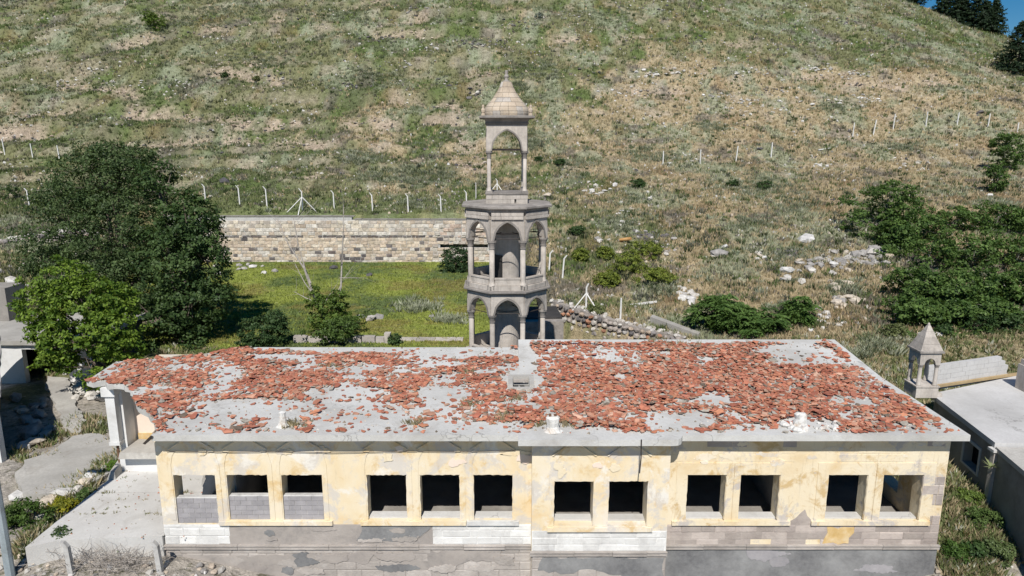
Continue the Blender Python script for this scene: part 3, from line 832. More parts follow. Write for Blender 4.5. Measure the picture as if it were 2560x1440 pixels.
# lower part of the front: ashlar blocks one by one, render patches over them
def courses(x0, x1, z0, z1, y, mat, wall, bw=(.42, .85), bh=.27, seed=3, skip=0.0, proud=.012, mats=None):
    r = random.Random(seed); z = z0
    while z < z1-.05:
        h = min(bh*r.uniform(.88, 1.12), z1-z)
        if z1-(z+h) < .1: h = z1-z
        x = x0 - r.uniform(0, .4)
        while x < x1-.02:
            w = r.uniform(*bw); a, b = max(x, x0), min(x+w, x1)
            if b-a > .06 and r.random() >= skip:
                mb = MB(); p = proud*r.uniform(.3, 1.6); e = .005
                q = [(a+e,z+e),(b-e,z+e),(b-e,z+h-e),(a+e,z+h-e)]; q = [(px+r.uniform(-.006,.006), pz+r.uniform(-.006,.006)) for px, pz in q]
                ins = .02; cx_, cz_ = (a+b)/2, z+h/2
                fr_ = [(px+(ins if px < cx_ else -ins), pz+(ins if pz < cz_ else -ins)) for px, pz in q]
                vs = [(px, y+.01, pz) for px, pz in q] + [(px, y-p*.45, pz) for px, pz in q] + [(px, y-p, pz) for px, pz in fr_]
                fs = []
                for k in (0, 4):
                    for i in range(4): fs.append((k+i, k+(i+1) % 4, k+4+(i+1) % 4, k+4+i))
                fs.append((8,9,10,11))
                mb.add(vs, fs); mb.build('stone_block', mat if not mats else mats[0 if r.random() < mats[2] else 1], wall)
            x += w
        z += h
courses(XL+.02, XB0-.01, -.25, 1.02, YF-.02, M['block_pale'], front_l, (.45, .95), .30, 3, .06, .02)
courses(XL+.01, -8.35, 1.18, 1.80, YF-.004, M['whitewash'], front_l, (.4, .8), .26, 5)
courses(-2.35, XB0-.01, 1.18, 1.82, YF-.004, M['whitewash'], front_l, (.4, .85), .22, 6)
courses(XB0+.02, XB1-.02, 1.18, 1.81, YB-.004, M['whitewash'], front_b, (.4, .9), .21, 7)
courses(XB0+.02, XB1-.02, -.25, 1.02, YB-.02, M['block_pale'], front_b, (.45, .95), .29, 8, .08, .02)
courses(XB1+.02, XR-.01, 1.10, 1.80, YF-.004, None, front_r, (.4, .75), .235, 9, .05, .014, (M['block_stone'], M['plaster_worn'], .95))
courses(XR-.66, XR-.02, 1.80, 3.35, YF-.004, M['block_stone'], front_r, (.5, .66), .30, 10, .15)
for x0_, x1_, y_, wl_ in ((XL+.005, -8.46, YF, front_l), (-2.29, XB0-.006, YF, front_l), (XB0+.006, XB1-.006, YB, front_b)):
    mb = MB(); mb.box(x0_, x1_, y_-.006, y_-.001, 1.16, 1.82); mb.build('lime_backing', M['whitewash'], wl_)
mb = MB(); mb.box(-8.45, -2.3, YF-.005, YF-.001, 1.16, 1.82); mb.build('render_backing', M['render_brown'], front_l)
mb = MB(); mb.box(XB1+.006, XR-.004, YF-.006, YF-.001, 1.08, 1.81); mb.build('stone_backing', M['block_stone'], front_r)
courses(XB1+.05, 8.2, 3.80, 4.55, YF-.001, None, front_r, (.4, .8), .25, 41, .35, .006, (M['plaster_worn'], M['block_stone'], .8))
courses(8.9, XR-.05, 3.80, 4.55, YF-.001, None, front_r, (.4, .8), .25, 42, .55, .006, (M['plaster_worn'], M['block_stone'], .9))
# plaster skin under the white stones, brown render over the left base, dark cement on the right base
mb = MB(); mb.box(XL, XB0-.002, YF-.02, YF-.001, -.3, 1.03); mb.build('base_backing', M['render_brown'], front_l)
mb = MB(); mb.box(XB0+.002, XB1-.002, YB-.02, YB-.001, -.3, 1.03); mb.build('base_backing', M['render_brown'], front_b)
def rag_box(name, pts, y, t, mat, wall, seed, jit=.05, step=.16, keep=()): xz_patch(name, ragged(pts, step, jit, True, seed, keep), y, t, mat, wall)
rag_box('render_patch', [(-8.7,1.16),(-8.35,1.45),(-8.0,1.80),(-5.0,1.81),(-2.3,1.80),(-2.65,1.45),(-2.95,1.17)], YF, .018, M['render_brown'], front_l, 21, .03, .14, (2,3))
rag_box('render_patch', [(-4.6,1.30),(-4.4,1.79),(-2.36,1.79),(-2.7,1.45),(-2.95,1.30)], YF-.018, .012, M['render_dark'], front_l, 22, .035, .14)
rag_box('render_patch', [(-3.4,.95),(-.4,.98),(-.2,.7),(-1.4,.62),(-1.9,.3),(-3.2,.4)], YF-.035, .012, M['render_brown'], front_l, 26, .06)
rag_box('render_patch', [(-9.8,.82),(-6.4,.85),(-4.0,.95),(-4.3,.55),(-5.8,.62),(-6.3,.15),(-8.0,.05),(-8.4,.5),(-9.7,.55)], YF-.035, .016, M['render_brown'], front_l, 23, .05)
rag_box('render_patch', [(.75,.55),(1.6,.45),(2.2,.62),(3.0,.40),(4.4,.20),(4.45,.95),(2.6,1.0),(.9,.98)], YB-.035, .016, M['render_dark'], front_b, 24, .05)
rag_box('render_patch', [(XB1+.01,-.3),(XR+.01,-.3),(XR+.01,1.0),(XB1+.01,1.0)], YF, .03, M['render_dark'], front_r, 25, .0, 1.0, (0,1,2,3))
for x0, x1, y, wall, mat in ((XL-.02, XB0-.01, YF, front_l, M['block_pale']), (XB0-.05, XB1+.03, YB, front_b, M['block_pale']), (XB1+.04, XR+.05, YF, front_r, M['block_pale'])):
    x = x0
    while x < x1-.02:                              # string course, stone by stone
        w = rnd.uniform(.9, 1.5); b = min(x+w, x1)
        mb = MB(); o = rnd.uniform(.075, .095); mb.box(x+.004, b-.004, y-o, y-.006, 1.04, 1.15); mb.box(x+.004, b-.004, y-o-.03, y-.01, 1.152, 1.175)
        mb.build('ledge_stone', mat, wall); x = b
# peeled plaster around the windows
rag_box('plaster_patch', [(8.2,1.95),(8.6,2.3),(8.85,1.95),(8.8,1.55),(8.0,1.5),(7.6,1.75)], YF, .008, M['block_stone'], front_r, 31, .06)
rag_box('plaster_patch', [(9.2,1.2),(10.0,1.2),(10.1,1.75),(9.3,1.75)], YF-.02, .008, M['ochre'], front_r, 33, .07)
# thin flakes of older coats and bare patches with ragged edges, scattered over the front
rp = random.Random(61)
def blob(cx, cz, rx, rz, seed):
    r = random.Random(seed); n = 9; out = []
    for k in range(n):
        a = 2*PI*k/n; q = r.uniform(.55, 1.15); out.append((cx+math.cos(a)*rx*q, cz+math.sin(a)*rz*q))
    return ragged(out, .05, .03, True, seed)
def free(cx, cz, rx, rz, wins): return not any(a-.18-rx < cx < b+.18+rx and WZ0-.2-rz < cz < WZ1+.05+rz for a, b in wins)
for wall, y, x0, x1, wins, n_, mats in ((front_l, YF, XL+.3, XB0-.2, WIN_L, 8, ('plaster_worn','pink_plaster','plaster_worn')), (front_b, YB, XB0+.2, XB1-.2, WIN_B, 4, ('pink_plaster','plaster_worn')), (front_r, YF, XB1+.3, XR-.3, WIN_R, 12, ('plaster','pink_plaster','plaster'))):
    k = 0; tries = 0
    while k < n_ and tries < 900:
        tries += 1
        rx, rz = rp.uniform(.12, .5), rp.uniform(.06, .2); cx, cz = rp.uniform(x0, x1), rp.choice((rp.uniform(3.5, 4.45), rp.uniform(3.5, 4.45), rp.uniform(2.0, 4.4)))
        if not free(cx, cz, rx*.9, rz*.9, wins): continue
        xz_patch('plaster_flake', blob(cx, cz, rx, rz, 700+tries), y-(.016 if wall is not front_r else .0), (.006 if wall is not front_r else .026 if abs(cz-3.6) < .3 else .007) + .0005*k, M[rp.choice(mats)], wall); k += 1
for i in range(16):                                    # worn render and bared stone on the base
    cx, cz = rp.uniform(XL+.5, XB0-.4), rp.uniform(.25, .92)
    xz_patch('render_flake', blob(cx, cz, rp.uniform(.25, .7), rp.uniform(.08, .2), 900+i), YF-.052, .006+.001*i, M[('render_brown','block_pale','render_dark','block_pale')[i % 4]], front_l)
for i in range(9):
    xz_patch('render_flake', blob(rp.uniform(-8.2, -2.9), rp.uniform(1.25, 1.72), rp.uniform(.15, .5), rp.uniform(.05, .13), 940+i), YF-.0315, .004+.0011*i, M[('render_dark','block_pale','render_brown')[i % 3]], front_l)
for i in range(8):
    xz_patch('render_flake', blob(rp.uniform(XB1+.5, XR-.5), rp.uniform(.1, .9), rp.uniform(.3, .9), rp.uniform(.12, .3), 960+i), YF-.031, .004+.001*i, M[('render_dark','cmu','render_dark')[i % 3]], front_r)
# chipped plaster lips under the lintels and down the reveals
for wins, y, wall, mt, z1 in ((WIN_L, YF, front_l, 'plaster', WZ1), (WIN_B, YB, front_b, 'plaster', WZ1-.02), (WIN_R, YF, front_r, 'plaster_worn', WZ1)):
    for a, b in wins:
        n_ = 14; low = [(a+.004+(b-a-.008)*i/n_, z1-rp.uniform(.002, .030)) for i in range(n_+1)]
        xz_patch('chipped_lintel', low + [(b-.004, z1-.0005), (a+.004, z1-.0005)], y+.03, .028, M[mt], wall)
        for x_, sg in ((a, 1), (b, -1)):
            zz = [1.99+(z1-2.03)*i/9 for i in range(10)]
            lp = [(x_+sg*.0005, z) for z in zz[::-1]] + [(x_+sg*rp.uniform(.002, .022), z) for z in zz]
            if sg < 0: lp = lp[::-1]
            if wall is not front_l or a > -5: xz_patch('chipped_reveal', lp, y+.03, .027, M[mt], wall)
# wire, hanging bar, gutter hook
mb = MB(); mb.tube([(-9.95, YF-.05, 4.16), (-8.1, YF-.05, 4.13), (-6.7, YF-.05, 4.15), (-5.2, YF-.05, 4.11), (-2.9, YF-.05, 4.16), (-1.2, YF-.05, 4.14), (.1, YF-.05, 4.18)], .009, 5)
mb.build('wire', M['iron'], front_l)
mb = MB(); mb.tube([(3.56, 18.24, 4.86), (3.57, 18.24, 4.3), (3.55, 18.26, 3.85)], .018, 6); mb.build('hanging_bar', M['iron'], B)
mb = MB(); mb.add([(-10.35,18.55,4.60),(-10.12,18.55,4.82),(-10.05,18.55,4.80),(-10.28,18.55,4.57),(-10.35,18.85,4.60),(-10.12,18.85,4.82),(-10.05,18.85,4.80),(-10.28,18.85,4.57)],[(3,2,1,0),(4,5,6,7),(0,1,5,4),(1,2,6,5),(2,3,7,6),(3,0,4,7)])
mb.build('bent_eave_flashing', M['iron'], B)

# terrace --------------------------------------------------------------
te = empty('terrace', (0, 0, 0)); tag(te, 'pale concrete terrace along the left end of the ruined building', kind='structure')
for k_, TL in enumerate(([(-13.95,18.35),(-13.2,18.72),(-11.8,18.85),(XL-.02,18.95),(XL-.02,19.56),(-8.51,19.57),(-8.51,20.24),(-13.93,20.18)], [(-13.92,20.20),(-8.51,20.26),(-8.51,21.62),(-11.6,21.58),(-13.88,21.55)], [(-13.87,21.57),(-11.6,21.60),(-8.51,21.64),(-8.51,23.98),(-13.8,23.98)])):
    poly_prism([ragged(TL, .35, .012, True, 80+k_)], lambda p: (p[0], p[1], 1.5-.012*(k_ == 1)), lambda p: (p[0], p[1], .0)).build('slab', M['terrace'], te)
tw = []
for _ in range(70): tw.append((rnd.uniform(-13.9, -10.4), rnd.choice((20.19, 21.57))+rnd.gauss(0, .02)))
for _ in range(60): tw.append((-13.9+rnd.gauss(0, .08), rnd.uniform(18.5, 23.4)))
for _ in range(40): tw.append((rnd.uniform(-13.5, -10.4), 23.0-rnd.random()**2*3))
P = np.array([(x, y, 1.5) for x, y in tw]); P = P[fbm(P[:, 0]*1.2, P[:, 1]*1.2, 171, 3) > .46]; k = RNG.uniform(0, 1, (len(P), 1))
o = clumps('joint_weeds', P, C_GREEN*(1-k)+C_TAN2*k, RNG.uniform(.04, .14, len(P)), RNG.uniform(.04, .12, len(P)), 8, None, .7, None); o.parent = te; o['kind'] = 'stuff'
mb = MB(); rq = random.Random(19)
for _ in range(240):
    x, y = rq.uniform(-13.8, -8.7), rq.uniform(18.8, 23.9); s = rq.uniform(.008, .045)*(1.6 if y > 22.8 else 1); c = rq.choice([(.5,.47,.42),(.4,.36,.3),(.6,.57,.52),(.45,.2,.13)])
    a = rq.uniform(0, 6); vs = [(x+math.cos(a+2.1*q)*s*rq.uniform(.7, 1.3), y+math.sin(a+2.1*q)*s, 1.5) for q in range(3)]+[(x, y, 1.5+s)]; mb.add(vs, [(0,1,3),(1,2,3),(2,0,3)], c)
mb.build('grit', M['rock'], te)['kind'] = 'stuff'
for x, y, w, d, h, rz in ((-13.85, 23.2, .28, 1.5, .34, 8),):
    mb = MB(); mb.add([(-w/2,-d/2,0),(w/2,-d/2,0),(w/2,d/2,0),(-w/2,d/2,0),(-w/2+.06,-d/2+.15,h*.7),(w/2-.05,-d/2+.1,h*.75),(w/2-.06,d/2-.05,h),(-w/2+.03,d/2-.06,h)],[(3,2,1,0),(4,5,6,7),(0,1,5,4),(1,2,6,5),(2,3,7,6),(3,0,4,7)])
    k_ = mb.build('kerb_stone', M['yard_concrete'], None, loc=(x, y, 1.5)); k_.rotation_euler.z = R(rz)
    tag(k_, 'broken grey kerb piece at the back corner of the terrace', 'kerb')

# ------------------------------------------------------------------ broken roof tiles
BARE = [(1150,880,170,20),(1310,948,58,30),(960,872,380,14),(600,1025,150,30),(870,985,140,20),(1095,992,70,30),(950,1055,140,24),(1160,1068,150,16),
        (770,922,60,7),(450,1060,60,22),(880,945,50,9),(560,935,45,7),(1210,932,36,9),(1560,945,34,10),(1700,1058,95,32),(1785,1002,50,24),
        (1985,878,115,20),(2030,906,130,13),(2020,1066,72,26),(1385,1075,62,22),(1490,1085,80,18),(700,1072,55,18),(1320,900,22,40),(1650,885,40,8),
        (740,1010,60,12),(1010,930,40,7),(1120,912,60,10),(690,892,90,8),(1760,900,26,6)]
THIN = [(600,1088,360,10),(1150,1095,260,10),(1560,1100,200,14),(1820,1092,220,16),(700,1040,330,40),(1450,880,120,18),(1000,1040,300,40)]
def px(p):
    x, y, z = p[0], p[1], p[2]-CAM_Z
    c = y*CT - z*ST; return 1280 + FPX*x/c, 720 - FPX*(y*ST + z*CT)/c
def inside(poly, x, y):
    r = False; n = len(poly); j = n-1
    for i in range(n):
        xi, yi = poly[i][:2]; xj, yj = poly[j][:2]
        if (yi > y) != (yj > y) and x < (xj-xi)*(y-yi)/(yj-yi)+xi: r = not r
        j = i
    return r
REARR = [(.25,23.5),(12.85,23.5),(12.85,27.25),(.25,27.25)]
RGX, RGY = np.meshgrid(np.arange(-15, 13.2, .08), np.arange(18.4, 27.6, .08))
RW_N = fbm(RGX*1.3, RGY*1.3, 201, 3); RD_N = fbm(RGX*.9, RGY*.9, 211, 4)
def rlook(A, x, y): return float(A[min(A.shape[0]-1, max(0, int((y-18.4)/.08))), min(A.shape[1]-1, max(0, int((x+15)/.08)))])
def dens(x, y):
    if not (inside(L, x, y) or inside(Rr, x, y) or inside(REARR, x, y)): return 0
    if HX0-.2 < x < HX1+.2 and HY0-.25 < y < HY1+.2: return 0
    if x > 12.55 or (y < 18.75) or (x > .25 and y > 26.75) or (y > 26.9) or (x > .2 and x < .7 and y > 23): return 0
    u, v = px((x, y, zroof(x, y)))
    wob = 1 + .55*(rlook(RW_N, x, y)-.5)*2
    d = 1.15 if x > -.2 else .9
    for a, b, ru, rv in BARE:
        q = ((u-a)/ru)**2 + ((v-b)/rv)**2
        if q < wob*(.72 if x < -.3 else .9): return .07 if q > .35*wob else .025
    for a, b, ru, rv in THIN:
        if ((u-a)/ru)**2 + ((v-b)/rv)**2 < wob: d *= .38
    e = min(12.85-x, y-18.6)
    if e < .4: d *= .2 + .6*e/.4
    n = rlook(RD_N, x, y)
    return d*np.clip(.35 + (n-.36)*3.4, .08, 1.25)
TCOL = [(.49,.185,.115),(.52,.225,.145),(.43,.155,.10),(.55,.29,.195),(.37,.135,.09),(.57,.36,.26),(.50,.20,.12),(.46,.185,.125),(.54,.24,.14)]
def shard(mb, x, y, z, s, r):
    n = r.choice((4, 4, 5, 5, 6)); asp = r.uniform(.5, .85); pts = []
    a0 = r.uniform(0, 2*PI)
    for k in range(n):
        a = a0 + 2*PI*(k + r.uniform(-.22, .22))/n
        q = r.uniform(.8, 1.15); pts.append((math.cos(a)*s*q, math.sin(a)*s*asp*q))
    rot = Matrix.Rotation(r.uniform(0, 2*PI), 4, 'Z') @ Matrix.Rotation(r.gauss(0, .12), 4, 'X') @ Matrix.Rotation(r.gauss(0, .12), 4, 'Y')
    th = r.uniform(.014, .024); cv = r.uniform(-.03, .06)*s/.2
    top = [rot @ Vector((p[0], p[1], th - cv*(p[1]/(s*asp))**2)) for p in pts] + [rot @ Vector((0, 0, th))]
    bot = [rot @ Vector((p[0], p[1], -cv*(p[1]/(s*asp))**2)) for p in pts]
    zmin = min(v.z for v in bot); off = Vector((x, y, z - zmin + .001))
    vs = [v+off for v in top+bot]
    fs = [(k, (k+1) % n, n) for k in range(n)] + [(n+1+k, n+1+(k+1) % n, (k+1) % n, k) for k in range(n)]
    c = r.choice(TCOL); g = r.uniform(.75, 1.18)
    if r.random() < .07: c = (.42,.38,.32)
    elif r.random() < .05: c = (.22,.17,.13)
    mb.add(vs, fs, tuple(min(.85, q*g) for q in c))
tr = random.Random(99)
cand = []
while len(cand) < 19000:
    x, y = tr.uniform(-14.6, 12.8), tr.uniform(18.7, 27.2)
    d = dens(x, y)
    if tr.random() < d/1.25: cand.append((x, y, d))
items = []
for (x, y, d) in cand:
    s = tr.uniform(.035, .12) if tr.random() < .88 else tr.uniform(.12, .19)
    pile = max(0.0, d-.45)*.13*tr.random()**.8
    items.append((s*(19/max(y, 1)), x, y, s, pile))
items.sort(reverse=True)
stuff = {roof_l: MB(), roof_r: MB()}
for i, (k_, x, y, s, pile) in enumerate(items):
    own = roof_l if (x < -.35 or (x < .25 and y > 23.5)) else roof_r
    z = zroof(x, y) + pile*(.3 if s > .16 else 1) + .002
    if i < 290:
        mb = MB(); shard(mb, x, y, z + .02, s, tr); mb.build('roof_tile', M['tile'], own)
    else: shard(stuff[own], x, y, z, s, tr)
for own, mb in stuff.items(): mb.build('tile_fragments', M['tile'], own)['kind'] = 'stuff'
# crumbs, grit and dust lumps between the tiles
stuff = {roof_l: MB(), roof_r: MB()}; n = 0
while n < 10000:
    x, y = tr.uniform(-14.6, 12.8), tr.uniform(18.7, 27.2)
    if tr.random() > dens(x, y)+.06: continue
    if not (inside(L, x, y) or inside(Rr, x, y) or inside(REARR, x, y)): continue
    own = roof_l if (x < -.35 or (x < .25 and y > 23.5)) else roof_r
    s = tr.uniform(.015, .06); z = zroof(x, y); c = tr.choice([(.34,.29,.23),(.45,.40,.34),(.25,.20,.15),(.46,.15,.09),(.50,.46,.40),(.55,.52,.48)])
    a = tr.uniform(0, 6); vs = [(x+math.cos(a+2.1*k)*s*tr.uniform(.7, 1.3), y+math.sin(a+2.1*k)*s*tr.uniform(.7, 1.3), z) for k in range(3)] + [(x, y, z+s*tr.uniform(.5, 1.2))]
    stuff[own].add(vs, [(0,1,3),(1,2,3),(2,0,3)], c); n += 1
for own, mb in stuff.items(): mb.build('grit', M['rock'], own)['kind'] = 'stuff'

# plaster-caked stumps of pipes and chimney on the roof
def lump_mesh(pts_r, seed, noise=.25, n=9, m=6):
    r = random.Random(seed); vs = []; fs = []
    for i, (rx, ry, z) in enumerate(pts_r):
        for k in range(n):
            a = 2*PI*k/n; q = 1 + r.uniform(-noise, noise)
            vs.append((rx*math.cos(a)*q, ry*math.sin(a)*q, z + r.uniform(-.02, .02)))
    for i in range(len(pts_r)-1):
        for k in range(n): fs.append((i*n+k, i*n+(k+1) % n, (i+1)*n+(k+1) % n, (i+1)*n+k))
    fs.append(tuple(range(n))[::-1]); fs.append(tuple((len(pts_r)-1)*n+k for k in range(n)))
    mb = MB(); mb.add(vs, fs); return mb
p = at_z(708, 1066, ZR)
s_ = lump_mesh([(.20,.17,0),(.15,.13,.05),(.11,.09,.12),(.095,.08,.34),(.10,.085,.42)], 1, .12).build('pipe_stump', M['limewhite'], roof_l, loc=p)
s_['label'] = 'short rust-streaked white pipe stump on the left roof'
p = at_z(1382, 1078, ZR)
mbs = lump_mesh([(.27,.22,0),(.21,.17,.06),(.16,.13,.14),(.18,.14,.28),(.20,.15,.42),(.15,.11,.46)], 2, .12); s_ = mbs.build('pipe_stump', M['limewhite'], roof_r, loc=p)
s_['label'] = 'thick white plastered stump above the middle bay'
mb = MB(); mb.tube([(-.08,-.02,.44),(-.09,-.02,.53)], .04, 7); mb.tube([(.06,-.02,.44),(.07,-.02,.52)], .04, 7); mb.build('pipe', M['rust'], s_)
p = at_z(2000, 1066, ZR)
s_ = lump_mesh([(.24,.2,0),(.19,.16,.10),(.16,.14,.24),(.17,.14,.37),(.10,.08,.42)], 3, .18).build('chimney_stump', M['limewhite'], roof_r, loc=p)
s_['label'] = 'broken white chimney stump among the tiles near the right end'
for i in range(16):
    a = tr.uniform(-.5, 1.2); b = tr.gauss(0, .25); s = tr.uniform(.05, .19)
    q = lump_mesh([(s,s*.6,0),(s*1.05,s*.7,s*.35),(s*.6,s*.4,s*.75)], 50+i, .3, 7).build('plaster_lump', M['limewhite'], roof_r, loc=(p.x+a, p.y+b, ZR))
    q.rotation_euler.z = tr.uniform(0, 3)
for u, v, n_ in ((735,1062,26),(1360,1062,22),(1420,1060,22),(1250,1045,30),(1040,1060,20),(1640,870,34),(1700,880,26),(1270,1000,20),(1180,1015,16),(820,915,16),(1160,935,16),(1880,905,14)):
    pp = []
    for _ in range(n_):
        q = at_z(rnd.gauss(u, 16), rnd.gauss(v, 5), ZR); pp.append((q.x, q.y, zroof(q.x, q.y)))
    P = np.array(pp); k = RNG.uniform(0, 1, (len(P), 1)); cc = np.array((.20,.18,.10))*(1-k)+np.array((.36,.30,.19))*k
    o = clumps('dry_grass', P, cc, RNG.uniform(.08, .26, len(P)), RNG.uniform(.05, .14, len(P)), 8, None, .6, None); o.parent = roof_r; o['kind'] = 'stuff'
# ------------------------------------------------------------------ bell tower
TX, TY = -.25, 33.0
TW = empty('bell_tower', (TX, TY, .9), R(1.5))
tag(TW, 'slender stone bell tower with two octagonal arcaded storeys, open lantern and ogee dome', 'bell tower')
TZ = .9
RV = 1.84
AP = RV*math.cos(PI/8)
SIDE = 2*RV*math.sin(PI/8)
def oct_prof(name, prof, mat, parent, n=8): 
    mb = MB(); mb.lathe([(r/math.cos(PI/8) if n == 8 else r*math.sqrt(2), z-TZ) for r, z in prof], n, PI/8 if n == 8 else PI/4); return mb.build(name, mat, parent)
def col_prof(r, z0, z1, zc):
    """shaft r from z0 to zc, capital to z1"""
    return [(r*1.5,z0),(r*1.5,z0+.07),(r*1.25,z0+.09),(r*1.2,z0+.15),(r*1.03,z0+.17),(r,z0+.3),(r*.94,zc-.06)], [(r*1.12,zc-.06),(r*1.14,zc-.01),(r*.98,zc),(r*1.15,zc+.1),(r*1.55,z1-.09),(r*1.7,z1-.08),(r*1.7,z1)]
def column(x, y, r, z0, z1, zc, parent, n=12, base=True):
    a, b = col_prof(r, z0-TZ, z1-TZ, zc-TZ)
    mb = MB(); mb.lathe(a, n, cx=x, cy=y); c = mb.build('column', M['tower'], parent, True)
    mb = MB(); mb.lathe(b, n, cx=x, cy=y); mb.build('capital', M['tower_grey'], c)
    return c
def arch_panel(mb, M4, w, z0, z1, a, rise, th, n=14):
    pts = [(-w/2, 0.0)] + [(-a, 0.0)] + arch_pts(a, rise, n//2)[1:-1] + [(a, 0.0), (w/2, 0.0)]
    vs = []; fs = []
    for x, z in pts:
        for yy_, zz in ((-th/2, z0+z), (-th/2, z1), (th/2, z1), (th/2, z0+z)): vs.append(M4 @ Vector((x, yy_, zz)))
    for i in range(len(pts)-1):
        b = i*4
        for k in range(4): fs.append((b+k, b+4+k, b+4+(k+1) % 4, b+(k+1) % 4))
    fs.append((0,1,2,3)); e = (len(pts)-1)*4; fs.append((e+3,e+2,e+1,e))
    mb.add(vs, fs)
def arch_band(mb, M4, z0, a, rise, bw, y, t, n=14):
    i_ = arch_pts(a, rise, n//2); o_ = arch_pts(a+bw, rise+bw*1.1, n//2); vs = []; fs = []
    for (x, z), (X_, Z_) in zip(i_, o_):
        for q in ((x, y, z0+z), (x, y-t, z0+z), (X_, y-t, z0+Z_), (X_, y, z0+Z_)): vs.append(M4 @ Vector(q))
    for i in range(len(i_)-1):
        b = i*4
        for k in range(4): fs.append((b+k, b+4+k, b+4+(k+1) % 4, b+(k+1) % 4))
    mb.add(vs, fs)
def side_m(k, ap, dz=0):
    a = -PI/2 + k*PI/4
    return Matrix.Translation((math.cos(a)*ap, math.sin(a)*ap, dz)) @ Matrix.Rotation(a+PI/2, 4, 'Z')
# base drum and lower storey
oct_prof('tower_base', [(2.0,.9),(2.0,1.1),(1.9,1.12),(1.9,2.6),(2.02,2.65),(2.02,2.85)], M['tower'], TW)
def ring_blocks(z0, z1, ap, t, nper, rows, name, mat, seed):
    r = random.Random(seed); h = (z1-z0)/rows
    for k in range(8):
        M4 = side_m(k, ap); half = ap*math.tan(PI/8)
        for j in range(rows):
            cuts = [-half] + [half*(2*(i+r.uniform(-.18, .18))/nper-1) for i in range(1, nper)] + [half]
            for a, b in zip(cuts[:-1], cuts[1:]):
                mb = MB(); d = r.uniform(-.006, .008)
                mb.box(a+.006, b-.006, -t/2-d, t/2, z0-TZ+j*h+.006, z0-TZ+(j+1)*h-.006, M=M4); mb.build(name, mat, TW)
for k in range(8):
    a = PI/8 + k*PI/4; x, y = math.cos(a)*RV*.985, math.sin(a)*RV*.985
    column(x, y, .118, 2.85, 5.10, 4.80, TW)
    column(x, y, .122, 6.40, 8.50, 8.18, TW)
    M4 = side_m(k, AP-.01)
    mb = MB(); arch_panel(mb, M4, SIDE+.06, 5.10-TZ, 6.02-TZ, .575, .72, .30); mb.build('arch_panel', M['tower'], TW)
    mb = MB(); arch_band(mb, M4, 5.10-TZ, .575, .72, .085, -.15, .03); mb.build('arch_moulding', M['tower_grey'], TW)
    mb = MB(); arch_panel(mb, M4, SIDE+.06, 8.50-TZ, 9.44-TZ, .585, .82, .30); mb.build('arch_panel', M['tower'], TW)
    mb = MB(); arch_band(mb, M4, 8.50-TZ, .585, .82, .085, -.15, .03); mb.build('arch_moulding', M['tower_grey'], TW)
    # parapet slabs
    for z0, z1 in ((2.85, 3.45), (6.46, 6.80)):
        mb = MB(); mb.box(-.56, .56, -.07, .07, z0-TZ, z1-TZ-.06, M=M4); mb.box(-.58, .58, -.095, .095, z1-TZ-.058, z1-TZ, M=M4); mb.build('parapet_panel', M['tower'], TW)
    mb = MB(); mb.box(-.17, .17, -.17, .17, 6.30-TZ, 6.48-TZ, M=Matrix.Translation((x, y, 0)) @ Matrix.Rotation(a, 4, 'Z')); mb.build('pedestal', M['tower_grey'], TW)
    # iron tie rods
    for z in (5.14, 8.56):
        p0 = Vector((math.cos(a), math.sin(a), 0))*RV*.97; a2 = a+PI/4; p1 = Vector((math.cos(a2), math.sin(a2), 0))*RV*.97
        mb = MB(); mb.tube([p0+Vector((0,0,z-TZ)), p1+Vector((0,0,z-TZ))], .02, 5); mb.tube([p0+Vector((0,0,z-TZ+.16)), Vector((p0.x*.34, p0.y*.34, z-TZ+.16))], .018, 5); mb.build('tie_rod', M['iron'], TW)
oct_prof('cornice', [(AP+.14,6.02),(AP+.155,6.03),(AP+.155,6.07),(AP+.17,6.11),(AP+.19,6.125),(AP+.29,6.13),(AP+.30,6.15),(AP+.30,6.21),(AP+.10,6.24),(AP+.10,6.42),(AP+.04,6.44)], M['tower_grey'], TW)
ring_blocks(6.235, 6.45, AP+.05, .24, 2, 1, 'parapet_stone', M['tower'], 2)
ring_blocks(9.45, 9.76, AP+.02, .40, 3, 2, 'frieze_stone', M['tower'], 3)
oct_prof('cornice', [(AP-.3,9.40),(AP-.25,9.74),(AP+.16,9.765),(AP+.165,9.80),(AP+.17,9.86),(AP+.19,9.90),(AP+.33,9.915),(AP+.34,9.94),(AP+.34,10.01),(AP+.22,10.05),(.85,10.08)], M['tower_grey'], TW)
oct_prof('floor_slab', [(AP-.1,6.00),(AP-.1,6.38)], M['tower'], TW)
# inner stair core, plus a black block painting in the shaded doorway
mb = MB(); mb.lathe([(.62,.9-TZ),(.60,4.9-TZ),(.66,5.1-TZ),(.66,6.0-TZ)], 30); mb.lathe([(.60,6.38-TZ),(.60,8.6-TZ),(.70,8.75-TZ),(.74,9.42-TZ)], 30)
mb.build('stair_core', M['tower'], TW)
mb = MB(); M4 = Matrix.Rotation(R(-48), 4, 'Z')
mb.box(-.28, .28, -.66, -.5, 6.40-TZ, 7.65-TZ, M=M4); mb.build('doorway_shade', M['shade_black'], TW)
for z in (4.92, 8.6):
    mb = MB(); mb.lathe([(.61,z-TZ),(.68,z+.03-TZ),(.68,z+.08-TZ),(.62,z+.1-TZ)], 20); mb.build('core_ring', M['tower_grey'], TW)
